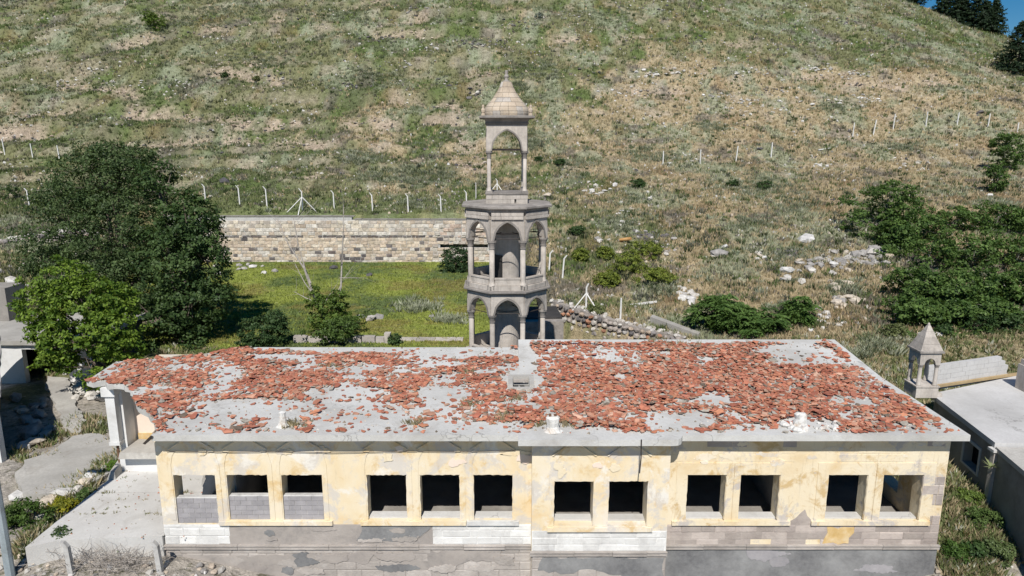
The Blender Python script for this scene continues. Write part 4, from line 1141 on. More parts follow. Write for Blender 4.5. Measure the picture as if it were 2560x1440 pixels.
# lantern
LH = .80
r3 = random.Random(5)
mbp = MB(); mbp.box(-.82, .82, -.82, .82, 10.05-TZ, 10.44-TZ); mbp.build('lantern_plinth', M['tower_grey'], TW)
for k in range(4):
    M4 = Matrix.Rotation(k*PI/2, 4, 'Z')
    for j in range(2):
        cuts = [-.93] + sorted(r3.uniform(-.7, .7) for _ in range(3)) + [.93]
        for a, b in zip(cuts[:-1], cuts[1:]):
            if b-a > .08:
                mb = MB(); d = r3.uniform(0, .012); mb.box(a+.005, b-.005, -.93-d, -.81, 10.06-TZ+j*.21, 10.06-TZ+j*.21+.20, M=M4); mb.build('plinth_stone', M['tower'], TW)
mb = MB(); mb.box(-.97, .97, -.97, .97, 10.48-TZ, 10.54-TZ); mb.build('plinth_cap', M['tower_grey'], TW)
for sx in (-1, 1):
    for sy in (-1, 1):
        column(sx*LH, sy*LH, .088, 10.54, 12.40, 12.14, TW)
        mb = MB(); mb.box(sx*LH-.15, sx*LH+.15, sy*LH-.15, sy*LH+.15, 10.53-TZ, 10.64-TZ); mb.build('pedestal', M['tower_grey'], TW)
for k in range(4):
    M4 = Matrix.Rotation(k*PI/2, 4, 'Z') @ Matrix.Translation((0, -LH, 0))
    mb = MB(); arch_panel(mb, M4, 2*LH+.20 if k % 2 == 0 else 2*LH-.2, 12.40-TZ, 13.52-TZ, .665, .90, .22, 18); mb.build('arch_panel', M['tower'], TW)
    mb = MB(); arch_band(mb, M4, 12.40-TZ, .665, .90, .06, -.11, .025, 18); mb.build('arch_moulding', M['tower_grey'], TW)
    mb = MB(); mb.box(-LH, LH, -.02, .02, 12.41-TZ, 12.47-TZ, M=M4); mb.build('tie_rod', M['iron'], TW)
def sq_prof(name, prof, mat):
    return oct_prof(name, prof, mat, TW, 4)
sq_prof('lantern_cornice', [(.80,13.5),(.93,13.53),(.93,13.57),(.97,13.58),(.97,13.61),(.95,13.62),(.95,13.68),(.99,13.74),(1.02,13.80),(1.21,13.815),(1.22,13.83),(1.22,13.90),(1.10,13.93)], M['tower_grey'])
for sx in (-1, 1):
    for sy in (-1, 1):
        mb = MB(); mb.lathe([(.10,13.92-TZ),(.10,13.99-TZ),(.06,14.01-TZ),(.09,14.08-TZ),(.095,14.16-TZ),(.05,14.25-TZ),(.055,14.31-TZ),(.05,14.38-TZ)], 8, cx=sx*1.04, cy=sy*1.04); mb.build('pinnacle', M['dome'], TW)
# ogee dome in courses of cut stone
prof = [(.97,13.93),(1.00,14.06),(.985,14.20),(.93,14.33),(.82,14.48),(.69,14.62),(.56,14.78),(.43,14.97),(.33,15.16),(.23,15.42)]
def rdome(z): return float(np.interp(z, [p[1] for p in prof], [p[0] for p in prof]))
cz = [13.93,14.13,14.33,14.52,14.72,14.94,15.18,15.42]
r4 = random.Random(12); NS = 16
for i in range(len(cz)-1):
    nb = 16 if i < 3 else (12 if i < 5 else 8)
    off = r4.uniform(0, .5)
    for k in range(nb):
        a0, a1 = 2*PI*(k+off)/nb, 2*PI*(k+1+off)/nb; vs = []; g = .008
        d = r4.uniform(-.008, .006)
        zz = [cz[i]+.006, (cz[i]+cz[i+1])/2, cz[i+1]-.006]
        na = 3
        for z in zz:
            for j in range(na+1):
                a = a0+g+(a1-a0-2*g)*j/na
                m = 8; f = ((a+PI/8) % (2*PI/m))-PI/m; rr = rdome(z)*(.965+.035/math.cos(f)) + d
                vs.append((rr*math.cos(a), rr*math.sin(a), z-TZ))
        nv = len(vs)
        vs += [(v[0]*.86, v[1]*.86, v[2]) for v in vs]
        fs = []
        for q in range(2):
            for j in range(na): b = q*(na+1)+j; fs.append((b, b+1, b+na+2, b+na+1))
        rim = [0,1,2,3,7,11,10,9,8,4]
        for q in range(len(rim)): fs.append((rim[q], rim[q]+nv, rim[(q+1) % len(rim)]+nv, rim[(q+1) % len(rim)]))
        mb = MB(); mb.add(vs, fs); mb.build('dome_stone', M['dome'] if r4.random() < .8 else M['tower'], TW)
mb = MB(); mb.lathe([(p[0]*.95, p[1]-TZ) for p in prof]+[(.05,15.44-TZ)], 16); mb.build('dome_core', M['tower_grey'], TW, True)
mb = MB(); mb.lathe([(.17,15.42-TZ),(.17,15.46-TZ),(.08,15.48-TZ),(.075,15.57-TZ),(.09,15.59-TZ),(.11,15.65-TZ),(.08,15.72-TZ),(.065,15.74-TZ),(.075,15.88-TZ),(.06,15.91-TZ)], 10); mb.build('finial', M['block_pale'], TW)

# ------------------------------------------------------------------ small square bell turret on the right annex
MT = empty('stone_turret', (15.78, 26.0, 3.28), 0)
tag(MT, 'small square stone turret with four columns and pyramid roof at the right annex corner', 'turret')
mb = MB(); mb.box(-.42, .42, -.42, .42, 0, .42); mb.build('turret_base', M['tower'], MT)
mb = MB(); mb.box(-.45, .45, -.45, .45, .422, .47); mb.build('base_cap', M['tower'], MT)
mb = MB(); mb.box(.43, .62, -.38, .3, 0, .16); mb.build('base_step', M['tower'], MT)
for sx in (-1, 1):
    for sy in (-1, 1):
        mb = MB(); mb.lathe([(.095,.47),(.095,.51),(.075,.54),(.07,1.16),(.066,1.18)], 10, cx=sx*.31, cy=sy*.31); c = mb.build('column', M['tower'], MT, True)
        mb = MB(); mb.lathe([(.07,1.18),(.085,1.20),(.075,1.22),(.10,1.27),(.10,1.31)], 10, cx=sx*.31, cy=sy*.31); mb.build('capital', M['tower_grey'], c)
for k in range(4):
    M4 = Matrix.Rotation(k*PI/2, 4, 'Z') @ Matrix.Translation((0, -.32, 0))
    mb = MB(); arch_panel(mb, M4, .78 if k % 2 == 0 else .50, 1.31, 1.74, .215, .25, .14, 12); mb.build('arch_panel', M['tower'], MT)
mb = MB(); mb.lathe([(.40*1.414,1.74),(.41*1.414,1.76),(.46*1.414,1.775),(.46*1.414,1.84),(.43*1.414,1.86)], 4, PI/4); mb.build('cornice', M['tower_grey'], MT)
for i, (r0, z0, r1, z1) in enumerate(((.42,1.86,.325,2.09),(.325,2.09,.225,2.32),(.225,2.32,.13,2.55),(.13,2.55,.045,2.76))):
    mb = MB(); mb.lathe([(r0*1.414,z0+.003),(r1*1.414,z1-.003)], 4, PI/4); mb.build('roof_course', M['tower'], MT)
mb = MB(); mb.lathe([(.045,2.76),(.055,2.79),(.025,2.85)], 6); mb.build('finial', M['tower'], MT)
# ------------------------------------------------------------------ stone pieces
def block_piece(r, a, b, z0, z1, t, M4, col, mb, ins=.03, g=.012):
    q = [(a+g,z0+g),(b-g,z0+g),(b-g,z1-g),(a+g,z1-g)]; q = [(x+r.uniform(-.02,.02), z+r.uniform(-.02,.02)) for x, z in q]
    cx, cz_ = (a+b)/2, (z0+z1)/2
    f = [(x+(ins if x < cx else -ins), z+(ins if z < cz_ else -ins)) for x, z in q]
    vs = [(x, .05, z) for x, z in q] + [(x, -t*.4, z) for x, z in q] + [(x, -t+r.uniform(-.015,.015), z) for x, z in f]; fs = []
    for k in (0, 4):
        for i in range(4): fs.append((k+i, k+(i+1) % 4, k+4+(i+1) % 4, k+4+i))
    fs.append((8,9,10,11)); mb.add([M4 @ Vector(v) for v in vs], fs, col)
ICO_V = []
_p = (1+5**.5)/2
for s1 in (-1, 1):
    for s2 in (-1, 1): ICO_V += [(0, s1, s2*_p), (s1, s2*_p, 0), (s2*_p, 0, s1)]
ICO_V = [Vector(v).normalized() for v in ICO_V]
_bm = bmesh.new()
for v in ICO_V: _bm.verts.new(v)
_hull = bmesh.ops.convex_hull(_bm, input=_bm.verts[:]); _bm.verts.index_update(); _bm.verts.ensure_lookup_table()
ICO_F = [tuple(v.index for v in f.verts) for f in _bm.faces]; ICO_V = [v.co.copy() for v in _bm.verts]; _bm.free()
def rock_geo(r, s, flat=.7, M4=None, col=(.5,.5,.5), mb=None, sharp=.28):
    mb = mb if mb is not None else MB()
    sx, sy, sz = s*r.uniform(.8, 1.25), s*r.uniform(.7, 1.1), s*flat*r.uniform(.75, 1.2)
    rot = Matrix.Rotation(r.uniform(0, 6.28), 4, 'Z') @ Matrix.Rotation(r.uniform(-.4, .4), 4, 'X')
    vs = [rot @ Vector((v.x*sx*(1+r.uniform(-sharp, sharp)), v.y*sy*(1+r.uniform(-sharp, sharp)), v.z*sz*(1+r.uniform(-sharp, sharp)))) for v in ICO_V]
    if M4 is not None: vs = [M4 @ v for v in vs]
    mb.add(vs, ICO_F, col); return mb

# ------------------------------------------------------------------ long retaining wall behind the lawn
RW = empty('retaining_wall', (0, 0, 0))
tag(RW, 'long cream stone retaining wall with a dark basalt course behind the lawn', 'stone wall')
WX0, WX1, WYF = -31.5, -1.6, 64.55
r5 = random.Random(31)
mb = MB(); wall_open(mb, WX0, WX1, 1.0, 5.62, WYF, .55, [(-6.6,-2.2,3.05,3.5)])
mb.build('wall_core', M['mortar'], RW)
mb = MB(); mb.box(WX0, -14.6, WYF+.001, WYF+.55, 5.622, 5.92); mb.build('wall_core', M['mortar'], RW)
rowsz = [1.25]
for h in (.34,.30,.30,.28,.30,.30,.30,.30,.32,.20,.34,.34,.36,.34): rowsz.append(rowsz[-1]+h)
CREAM = [(.63,.52,.40),(.66,.55,.42),(.58,.47,.36),(.67,.59,.48),(.63,.52,.41),(.56,.46,.37),(.66,.56,.44)]
DARK = [(.14,.125,.125),(.19,.17,.165),(.24,.215,.20),(.17,.14,.13)]
PALE_ = [(.66,.60,.52),(.72,.67,.60),(.58,.51,.44)]
stones = []
for j in range(len(rowsz)-1):
    z0, z1 = rowsz[j], rowsz[j+1]; x = WX0 + r5.uniform(0, .3)
    while x < WX1-.1:
        w = r5.uniform(.32, .72) if j != 9 else r5.uniform(.3, .6)
        b = min(x+w, WX1)
        top = 5.92 if x < -14.6 else 5.66
        if z1 <= top+.12 and not (-6.6 < (x+b)/2 < -2.2 and 3.0 < (z0+z1)/2 < 3.5):
            if j == 9: c = r5.choice(DARK) if r5.random() < .82 else r5.choice(CREAM)
            elif j < 6: c = r5.choice(DARK) if r5.random() < (.16 if j > 0 else .3) else r5.choice(CREAM+PALE_)
            elif j > 9: c = r5.choice(PALE_+CREAM[3:5])
            else: c = r5.choice(CREAM) if r5.random() > .02 else r5.choice(DARK)
            if x > -7.5 and r5.random() < .65: c = r5.choice(PALE_+[(.60,.47,.38)])
            stones.append((w*(z1-z0), x, b, z0, min(z1, top), c))
        x = b
stones.sort(key=lambda s: -s[0])
big = MB(); M4 = Matrix.Translation((0, WYF, 0))
for i, (ar, x, b, z0, z1, c) in enumerate(stones):
    g = r5.uniform(.8, 1.15); c = tuple(q*g for q in c)
    t = r5.uniform(.02, .06) if x < -7.5 else r5.uniform(.0, .10)
    if i < 295:
        mb = MB(); block_piece(r5, x, b, z0, z1, t, M4, c, mb); mb.build('wall_stone', M['rubble'], RW)
    else: block_piece(r5, x, b, z0, z1, t, M4, c, big)
big.build('wall_stones', M['rubble'], RW)['kind'] = 'stuff'
x = WX0
while x < WX1:                                    # rough coping
    w = r5.uniform(.5, 1.1); b = min(x+w, WX1); top = 5.92 if x < -14.6 else 5.63
    mb = MB(); mb.box(x+.01, b-.01, WYF-.06, WYF+.6, top+.005, top+r5.uniform(.05, .09)); mb.build('coping_stone', M['annex_wall'], RW); x = b

# ------------------------------------------------------------------ rubble walls
RUBC = [(.50,.46,.41),(.56,.52,.47),(.42,.37,.33),(.24,.22,.21),(.15,.14,.14),(.46,.37,.29),(.33,.29,.26),(.55,.52,.49),(.42,.22,.14),(.60,.57,.52)]
def shade(r, c, a, b):
    k = r.uniform(a, b); return tuple(q*k for q in c)
def rubble_wall(name, label, A, Bp, zb, ztop, n_rows, size, pal, seed, th=.7):
    W = empty(name, (0, 0, 0)); tag(W, label, 'stone wall')
    r = random.Random(seed); A = Vector(A); Bp = Vector(Bp); d = Bp-A; Ln = d.length; d.normalize(); nrm = Vector((d.y, -d.x))
    k = 14; loop = [(0, zb)] + [(Ln, zb)] + [(Ln*(1-i/k), ztop(1-i/k)) for i in range(k+1)]
    def P3(p, off): q = A + d*p[0] + nrm*off; return (q.x, q.y, p[1])
    poly_prism([loop], lambda p: P3(p, 0), lambda p: P3(p, -th)).build('wall_core', M['rubble_core'], W)
    cnt = 0; rest = MB()
    for j in range(n_rows):
        x = r.uniform(0, size)
        while x < Ln:
            t = x/Ln; zt_ = ztop(t); z = zb + (zt_-zb)*(j+.5)/n_rows + r.uniform(-.05, .05)
            s = size*.5*r.uniform(.8, 1.25); q = A + d*x + nrm*(.02+r.uniform(-.03, .05))
            mb = MB(); rock_geo(r, s, .8, Matrix.Translation((q.x, q.y, z)), shade(r, r.choice(pal), .8, 1.15), mb, .2)
            if cnt < 290: mb.build('wall_stone', M['rubble'], W)
            else: rest.add(mb.v, mb.f); rest.c += mb.c
            cnt += 1; x += size*r.uniform(.8, 1.15)
    for i in range(int(Ln/size*2.2)):
        x = r.uniform(0, Ln); q = A + d*x - nrm*r.uniform(0, th); s = size*.45*r.uniform(.6, 1.2)
        mb = MB(); rock_geo(r, s, .7, Matrix.Translation((q.x, q.y, ztop(x/Ln)+s*.2)), r.choice(RUBC[:2]+RUBC[7:8]+RUBC[9:]), mb)
        if cnt < 290: mb.build('wall_stone', M['rubble'], W)
        else: rest.add(mb.v, mb.f); rest.c += mb.c
        cnt += 1
    if rest.v: rest.build('wall_stones', M['rubble'], W)['kind'] = 'stuff'
    return W
M['rubble_core'] = stone_mat('rubble_core', (.30,.27,.24), (.18,.165,.15), (.40,.36,.32), 3, bump=.8)
def tline(A, Bp, add):
    def f(t):
        x, y = A[0]+(Bp[0]-A[0])*t, A[1]+(Bp[1]-A[1])*t
        return float(zbase(x+.9, y+.8)) + add
    return f
A_, B_ = (2.55, 44.95), (9.9, 39.3)
rubble_wall('rubble_wall', 'rubble wall of mixed dark and pale stones descending right of the bell tower', A_, B_, -1.4, tline(A_, B_, -.1), 10, .38, RUBC, 71)
A_, B_ = (-52.0, 55.0), (-34.5, 58.5)
rubble_wall('rubble_wall', 'shaded dark rubble wall beside the large tree at the left edge', A_, B_, 1.6, lambda t: 5.0+.3*math.sin(t*9), 9, .55, RUBC[3:7]+RUBC[:1], 72, 1.2)
# dark vaulted cellar mouth behind the tower
CV = empty('cellar_vault', (0, 0, 0)); tag(CV, 'dark vaulted stone cellar mouth behind the right side of the bell tower', 'vault')
Mv = Matrix.Translation((1.55, 41.0, -1.3)) @ Matrix.Rotation(R(4), 4, 'Z')
mb = MB(); arch_panel(mb, Mv, 3.0, 1.3, 3.6, 1.05, 1.15, .6, 16); mb.box(-1.5, -1.05, -.3, .3, 0, 1.3, M=Mv); mb.box(1.05, 1.5, -.3, .3, 0, 1.3, M=Mv); mb.build('vault_front', M['rubble_core'], CV)
mb = MB(); mb.box(-1.5, -1.2, .301, 3.2, 0, 3.55, M=Mv); mb.box(1.2, 1.5, .301, 3.2, 0, 3.55, M=Mv); mb.box(-1.2, 1.2, 3.0, 3.2, 0, 3.55, M=Mv); mb.box(-1.5, 1.5, .301, 3.2, 3.56, 3.7, M=Mv); mb.build('vault_walls', M['shade_black'], CV)  # inner walls near-black: the vault's shade is put into their colour

# low wall and steps at the front of the lawn
r6 = random.Random(8)
LW = empty('low_wall', (0, 0, 0)); tag(LW, 'low weathered whitish wall along the front edge of the lawn behind the roof', 'wall')
a0, a1 = at_y(735, 862, 40.0), at_y(962, 862, 40.0)
x = a0.x
while x < a1.x:
    w = r6.uniform(.7, 1.2); b = min(x+w, a1.x); mb = MB(); h = 1.62+r6.uniform(-.05, .03)
    mb.add([(x+.01,39.85,.6),(b-.01,39.85,.6),(b-.01,40.25,.6),(x+.01,40.25,.6),(x+.03,39.88,h),(b-.03,39.88,h+r6.uniform(-.04,.04)),(b-.03,40.2,h),(x+.02,40.2,h)],[(3,2,1,0),(4,5,6,7),(0,1,5,4),(1,2,6,5),(2,3,7,6),(3,0,4,7)])
    mb.build('wall_stone', M['block_pale'], LW); x = b
mb = MB(); mb.box(a1.x+.02, a1.x+.38, 39.75, 40.15, .6, 1.85); mb.build('end_pillar', M['tower'], LW)
STP = empty('stone_steps', (0, 0, 0)); tag(STP, 'worn stone steps at the lawn edge left of the bell tower', 'steps')
s0, s1 = at_y(1005, 862, 40.0), at_y(1140, 862, 40.0)
for i in range(3):
    x = s0.x - .2*i
    while x < s1.x+.2*i:
        b = min(x+r6.uniform(.9, 1.4), s1.x+.2*i); mb = MB(); mb.box(x+.01, b-.01, 39.3+i*.45, 39.9+i*.45, .6, 1.0+i*.17); mb.build('step_stone', M['tower'], STP); x = b

# ------------------------------------------------------------------ right annex
AN = empty('concrete_annex', (0, 0, 0)); tag(AN, 'grey flat-roofed concrete annex with one small window right of the main building', 'annex')
E = [(14.7,15.5),(15.42,19.8),(15.68,21.5),(16.2,26.0)]
mb = poly_prism([[(15.68,21.5),(30,20.6),(30,29.8),(21.4,28.3),(16.2,26.0)]], lambda p: (p[0], p[1], 3.30), lambda p: (p[0], p[1], 3.12)); mb.build('roof_slab', M['annex_roof'], AN)
mb = poly_prism([ragged([(14.7,15.5),(28,15.0),(30,20.5),(15.68,21.44)], .4, .03, True, 3, (3,))], lambda p: (p[0], p[1], 3.18), lambda p: (p[0], p[1], 3.02)); mb.build('roof_slab', M['roof_concrete_grey'], AN)
def seg_wall(mb, A, Bp, z0, z1, th, ops, inset):
    A = Vector(A); Bp = Vector(Bp); d = (Bp-A); Ln = d.length; d.normalize(); n = Vector((d.y, -d.x))    # right-hand side of A->B
    Mx = Matrix(((d.x, n.x, 0, A.x+n.x*inset), (d.y, n.y, 0, A.y+n.y*inset), (0, 0, 1, 0), (0, 0, 0, 1)))
    wall_open(mb, 0, Ln, z0, z1, 0, th, ops, Mx); return Mx
mb = MB(); Mx = seg_wall(mb, (15.62,21.55), (16.2,25.95), .2, 3.11, .3, [(.85,1.85,1.78,2.62)], .12); mb.build('wall', M['annex_wall'], AN)
mb = MB(); wall_open(mb, .75, 1.95, 1.70, 2.72, -.03, .05, [(.85,1.85,1.78,2.62)], Mx); mb.build('window_frame', M['terrace'], AN)
mb = MB(); seg_wall(mb, (14.7,15.5), (15.62,21.42), -.5, 3.01, .3, [], .12); mb.build('wall', M['annex_wall'], AN)
mb = MB(); mb.box(16.4, 17.5, 22.2, 25.6, 1.0, 3.0); mb.build('dark_room_block', M['shade_black'], AN)  # solid near-black block in place of the unlit room behind the window
mb = MB(); mb.box(15.62, 15.84, 21.38, 21.56, .4, 3.10); mb.build('pilaster', M['block_pale'], AN)
mb = MB(); mb.box(15.55, 15.9, 21.32, 21.62, 3.02, 3.11); mb.build('pilaster_cap', M['terrace'], AN)
# block wall behind the turret
CW = empty('block_wall', (0, 0, 0)); tag(CW, 'pale grey concrete block wall standing behind the small turret', 'wall')
A = Vector((16.35, 26.55)); Bp = Vector((20.6, 28.05)); d = (Bp-A); Ln = d.length; d.normalize(); n = Vector((d.y, -d.x))
Mx = Matrix(((d.x, -n.x, 0, A.x), (d.y, -n.y, 0, A.y), (0, 0, 1, 0), (0, 0, 0, 1)))
for j in range(5):
    x = -.2*(j % 2); lim = Ln - (.0, .15, .1, .3, .55)[j]
    while x < lim:
        a, b = max(0, x), min(x+.40, lim)
        if b-a > .08: mb = MB(); dy = rnd.uniform(-.006, .006); mb.box(a+.004, b-.004, dy, .2, 3.2+j*.2+.004, 3.2+(j+1)*.2-.003, M=Mx); mb.build('concrete_block', M['annex_roof'], CW)
        x += .40
mb = MB(); mb.box(0, Ln+1.4, -.08, -.012, 3.302, 3.42, M=Mx); mb.build('wall_base', M['tan_wall'], CW)
p = at_z(2572, 975, 3.3)
mb = MB(); mb.box(-.35, .5, -.3, .3, 0, 1.0); mb.box(-.3, .4, -.25, .25, 1.002, 1.2)
tag(mb.build('stone_stub', M['tower'], None, loc=p), 'broken stone pillar stub at the far right beside the annex roof', 'pillar')
# spiky agave growing from the annex corner
ag = MB()
for k in range(13):
    a = 2*PI*k/13; e = rnd.uniform(.1, .9); L_ = rnd.uniform(.28, .42); dv = Vector((math.cos(a)*math.cos(e), math.sin(a)*math.cos(e), math.sin(e))); sd = dv.cross(Vector((0,0,1))).normalized()*.03
    c0 = Vector((15.52, 21.3, 2.55)); ag.add([c0+sd, c0-sd, c0+dv*L_*.6-sd*.8, c0+dv*L_, c0+dv*L_*.6+sd*.8], [(0,1,2,3,4)], (.26,.30,.15))
tag(ag.build('agave_plant', M['leaf']), 'spiky pale agave-like plant growing from the annex wall pilaster', 'plant')

# ------------------------------------------------------------------ left annexes
LA = empty('low_outbuilding', (0, 0, 0)); tag(LA, 'low grey flat-roofed outbuilding at the left edge casting a dark shadow', 'outbuilding')
C1 = Vector((-18.5, 24.3)); dr = Vector((-.575, .818)); dl = Vector((-.818, -.575))
pr = [C1, C1+dr*9.2, C1+dr*9.2+dl*9, C1+dl*9]; pr = [tuple(q) for q in pr]
mb = poly_prism([ragged(pr, .5, .04, True, 4)], lambda p: (p[0], p[1], 4.0), lambda p: (p[0], p[1], 3.8)); mb.build('roof_slab', M['yard_concrete'], LA)
q0 = C1+dr*.35+dl*.3
mb = MB(); seg_wall(mb, tuple(q0+dr*8.5), tuple(q0), .4, 3.79, .3, [(2.2,3.6,.41,2.6)], 0); mb.build('side_wall', M['tan_wall'], LA)
mb = MB(); seg_wall(mb, tuple(q0), tuple(q0+dl*8), .2, 3.79, .3, [(3.0,4.4,1.8,3.0)], -.01); mb.build('front_wall', M['whitewash'], LA)
mb = MB(); q1 = q0 - dl*.02 - dr*.02
mb.box(q1.x-.25, q1.x+.02, q1.y-.02, q1.y+.25, .6, 3.78); mb.build('corner_pillar', M['white_wall'], LA)
LB = empty('white_shed', (0, 0, 0)); tag(LB, 'white-walled shed with a wide black doorway behind the bright green tree', 'shed')
mb = MB(); wall_open(mb, -32, -20.6, .6, 3.2, 33.0, .3, [(-23.75,-21.6,.61,2.95)]); mb.build('front_wall', M['white_wall'], LB)
mb = poly_prism([ragged([(-32,32.8),(-20.4,32.8),(-20.4,38.4),(-32,38.6)], .6, .04, True, 9)], lambda p: (p[0], p[1], 3.42), lambda p: (p[0], p[1], 3.21)); mb.build('roof_slab', M['yard_concrete'], LB)
mb = MB(); mb.box(-32, -20.6, 38.0, 38.3, .6, 3.2); mb.box(-20.9, -20.61, 33.31, 37.99, .6, 3.2); mb.box(-26.5, -26.2, 33.31, 37.99, .6, 3.2); mb.build('wall', M['shade_black'], LB)  # near-black colour supplies the gloom seen through the doorway
mb = MB(); mb.box(-32, -26.75, 36.6, 38.2, 3.43, 5.2); mb.build('rooftop_wall', M['annex_wall'], LB)

# yard slabs
def yard(name, pts, z, label, mat, seed, t=.12):
    lp = [tuple(at_z(u, v, z).xy) for u, v in pts]
    area = sum(lp[i][0]*lp[(i+1) % len(lp)][1]-lp[(i+1) % len(lp)][0]*lp[i][1] for i in range(len(lp)))
    if area < 0: lp = lp[::-1]
    lp = ragged(lp, .3, .09, True, seed)
    o = poly_prism([lp], lambda p: (p[0], p[1], z), lambda p: (p[0], p[1], z-t-.3)).build(name, mat); tag(o, label, kind='structure')
yard('yard_slab', [(38,1190),(58,1232),(120,1234),(195,1222),(270,1185),(312,1150),(318,1118),(262,1090),(225,1082),(180,1090),(120,1130),(60,1150)], 1.34, 'cracked grey concrete yard slab left of the terrace', M['yard_concrete'], 3)
yard('yard_slab', [(118,940),(112,958),(140,1010),(165,1072),(200,1080),(215,1050),(178,985),(172,945)], 1.33, 'narrow grey concrete path beside the white rock pile', M['yard_concrete'], 5)

# ------------------------------------------------------------------ fence posts
ORD = ['first','second','third','fourth','fifth','sixth','seventh','eighth','ninth','tenth','eleventh','twelfth']
def post(u, v, vt, label, group, bent=True, lean=0.0, mat='post', legs=False, w=.055, y0=28.0, bd=-1, base=None, H=None):
    p = base or hit(u, v, y0); c = p.y*CT-(p.z-CAM_Z)*ST
    H = H or (v-vt)*c/FPX*1.02
    P_ = empty('fence_post', p); tag(P_, label, 'fence post', group)
    mb = MB(); hz = H*(.84 if bent else 1.0); lx = math.tan(lean)*hz
    mb.add([(-w,-w,-.3),(w,-w,-.3),(w,w,-.3),(-w,w,-.3),(lx-w*.85,-w*.85,hz),(lx+w*.85,-w*.85,hz),(lx+w*.85,w*.85,hz),(lx-w*.85,w*.85,hz)],[(3,2,1,0),(4,5,6,7),(0,1,5,4),(1,2,6,5),(2,3,7,6),(3,0,4,7)])
    mb.build('shaft', M[mat], P_)
    if bent:
        mb = MB(); b = H-hz; dx = bd*b*.75
        mb.add([(lx-w*.85,-w*.85,hz+.002),(lx+w*.85,-w*.85,hz+.002),(lx+w*.85,w*.85,hz+.002),(lx-w*.85,w*.85,hz+.002),(lx+dx-w*.7,-w*.8,hz+b),(lx+dx+w*.7,-w*.8,hz+b*.92),(lx+dx+w*.7,w*.8,hz+b*.92),(lx+dx-w*.7,w*.8,hz+b)],[(3,2,1,0),(4,5,6,7),(0,1,5,4),(1,2,6,5),(2,3,7,6),(3,0,4,7)])
        mb.build('bent_tip', M[mat], P_)
    if legs:
        for sx, sy in ((-1,-.35),(1,.05),(-.05,-1)) if legs == 3 else ((-1,-.2),(.75,-.7)):
            mb = MB(); mb.tube([(0,0,H*.62),(sx*H*.62, sy*H*.62, max(-.25, float(zt(p.x+sx*H*.62, p.y+sy*H*.62))-p.z))], w*.85, 4); mb.build('brace', M[mat], P_)
    return P_
G1 = 'white fence posts along the top of the retaining wall'
for i, (u, v, vt) in enumerate([(515,507,461),(600,512,465),(668,516,467),(836,522,477),(932,529,484),(1021,531,486),(1103,531,486),(1167,520,476)]):
    post(u, v, vt, 'white bent concrete fence post, %s from the large tree above the retaining wall' % ORD[i], G1, True, R(-1.5), y0=WALL_Y+1)
post(757, 528, 472, 'white fence post with three splayed braces above the retaining wall', G1, True, 0, legs=3, y0=WALL_Y+1)
post(1190, 497, 458, 'thin grey fence post just left of the tower lantern', G1, False, 0, 'post_grey', y0=WALL_Y+1)
post(1243, 480, 448, 'white braced fence post seen through the open tower lantern', G1, True, 0, legs=2, y0=WALL_Y+1)
post(75, 517, 472, 'white bent fence post left of the large tree', G1, True, R(-4))
G2 = 'grey-white posts at the upper left edge'
for i, (u, v, vt) in enumerate([(13,388,352),(83,396,362),(150,403,369),(216,396,380)]):
    post(u, v, vt, 'thin straight white post, %s from the left edge above the large tree' % ORD[i], G2, False, R(-4))
G3 = 'white fence posts running downhill right of the tower'
post(1372, 682, 626, 'white bent fence post directly beside the right edge of the tower', G3, True, R(3), bd=1)
post(1405, 714, 658, 'white bent fence post just right of the tower above the rubble wall', G3, True, R(5), bd=1, y0=49)
post(1465, 775, 712, 'white fence post with two fallen braces above the rubble wall', G3, True, 0, legs=2, bd=.6, y0=42)
post(1550, 808, 746, 'straight white fence post above the lower end of the rubble wall', G3, False, R(1), y0=40)
G4 = 'grey posts along the upper right slope'
for i, (u, v, vt) in enumerate([(1657,417,379),(1750,411,376),(1839,405,367),(1927,395,359),(2131,342,308),(2182,338,301),(2232,324,287),(2314,316,282),(2392,312,283),(2469,319,286),(2543,332,308)]):
    post(u, v, vt, 'thin grey-white post, %s from the tower in the upper right fence line' % ORD[i], G4, False, R((0,0,5,2,3,8,3,2,4,3,0)[i]), w=.06)
for i, (u, v, lab) in enumerate([(2062,376,'fallen pale concrete post lying on the upper right slope'),(1608,764,'fallen pale post lying in dry grass right of the tower')]):
    p = hit(u, v); mb = MB(); mb.box(-.9, .9, -.06, .06, 0, .12); o = mb.build('fallen_post', M['post'], None, loc=p+Vector((0,0,.08))); o.rotation_euler = (0, R(-6), R(14-8*i)); tag(o, lab, 'fence post')
post(0, 0, 0, 'grey concrete post leaning left among the brush at the lower left', 'grey posts in front of the terrace', True, R(-3), 'post_grey', w=.075, base=Vector((-12.5, 18.05, float(zt(-12.5, 18.05)))), H=1.05, bd=-.8)
post(0, 0, 0, 'grey concrete post at the lower left corner of the front wall', 'grey posts in front of the terrace', True, R(-4), 'post_grey', w=.075, base=Vector((-10.05, 18.2, float(zt(-10.05, 18.2)))), H=1.0, bd=-.8)
# street lamp pole at the left edge
SP = empty('lamp_pole', (-14.22, 18.0, 0)); tag(SP, 'grey-blue galvanised lamp pole rising at the lower left edge', 'lamp post')
mb = MB(); mb.lathe([(.135,-.2),(.13,.3),(.085,7.5)], 8); mb.build('pole', M['pole'], SP)
mb = MB(); mb.tube([(0,0,7.4),(-.1,-.05,7.7),(-.9,-.3,7.9)], .035, 6); mb.build('arm', M['pole'], SP)
mb = MB(); mb.box(-1.5, -.85, -.42, -.2, 7.84, 7.96); mb.build('lamp_head', M['pole'], SP)
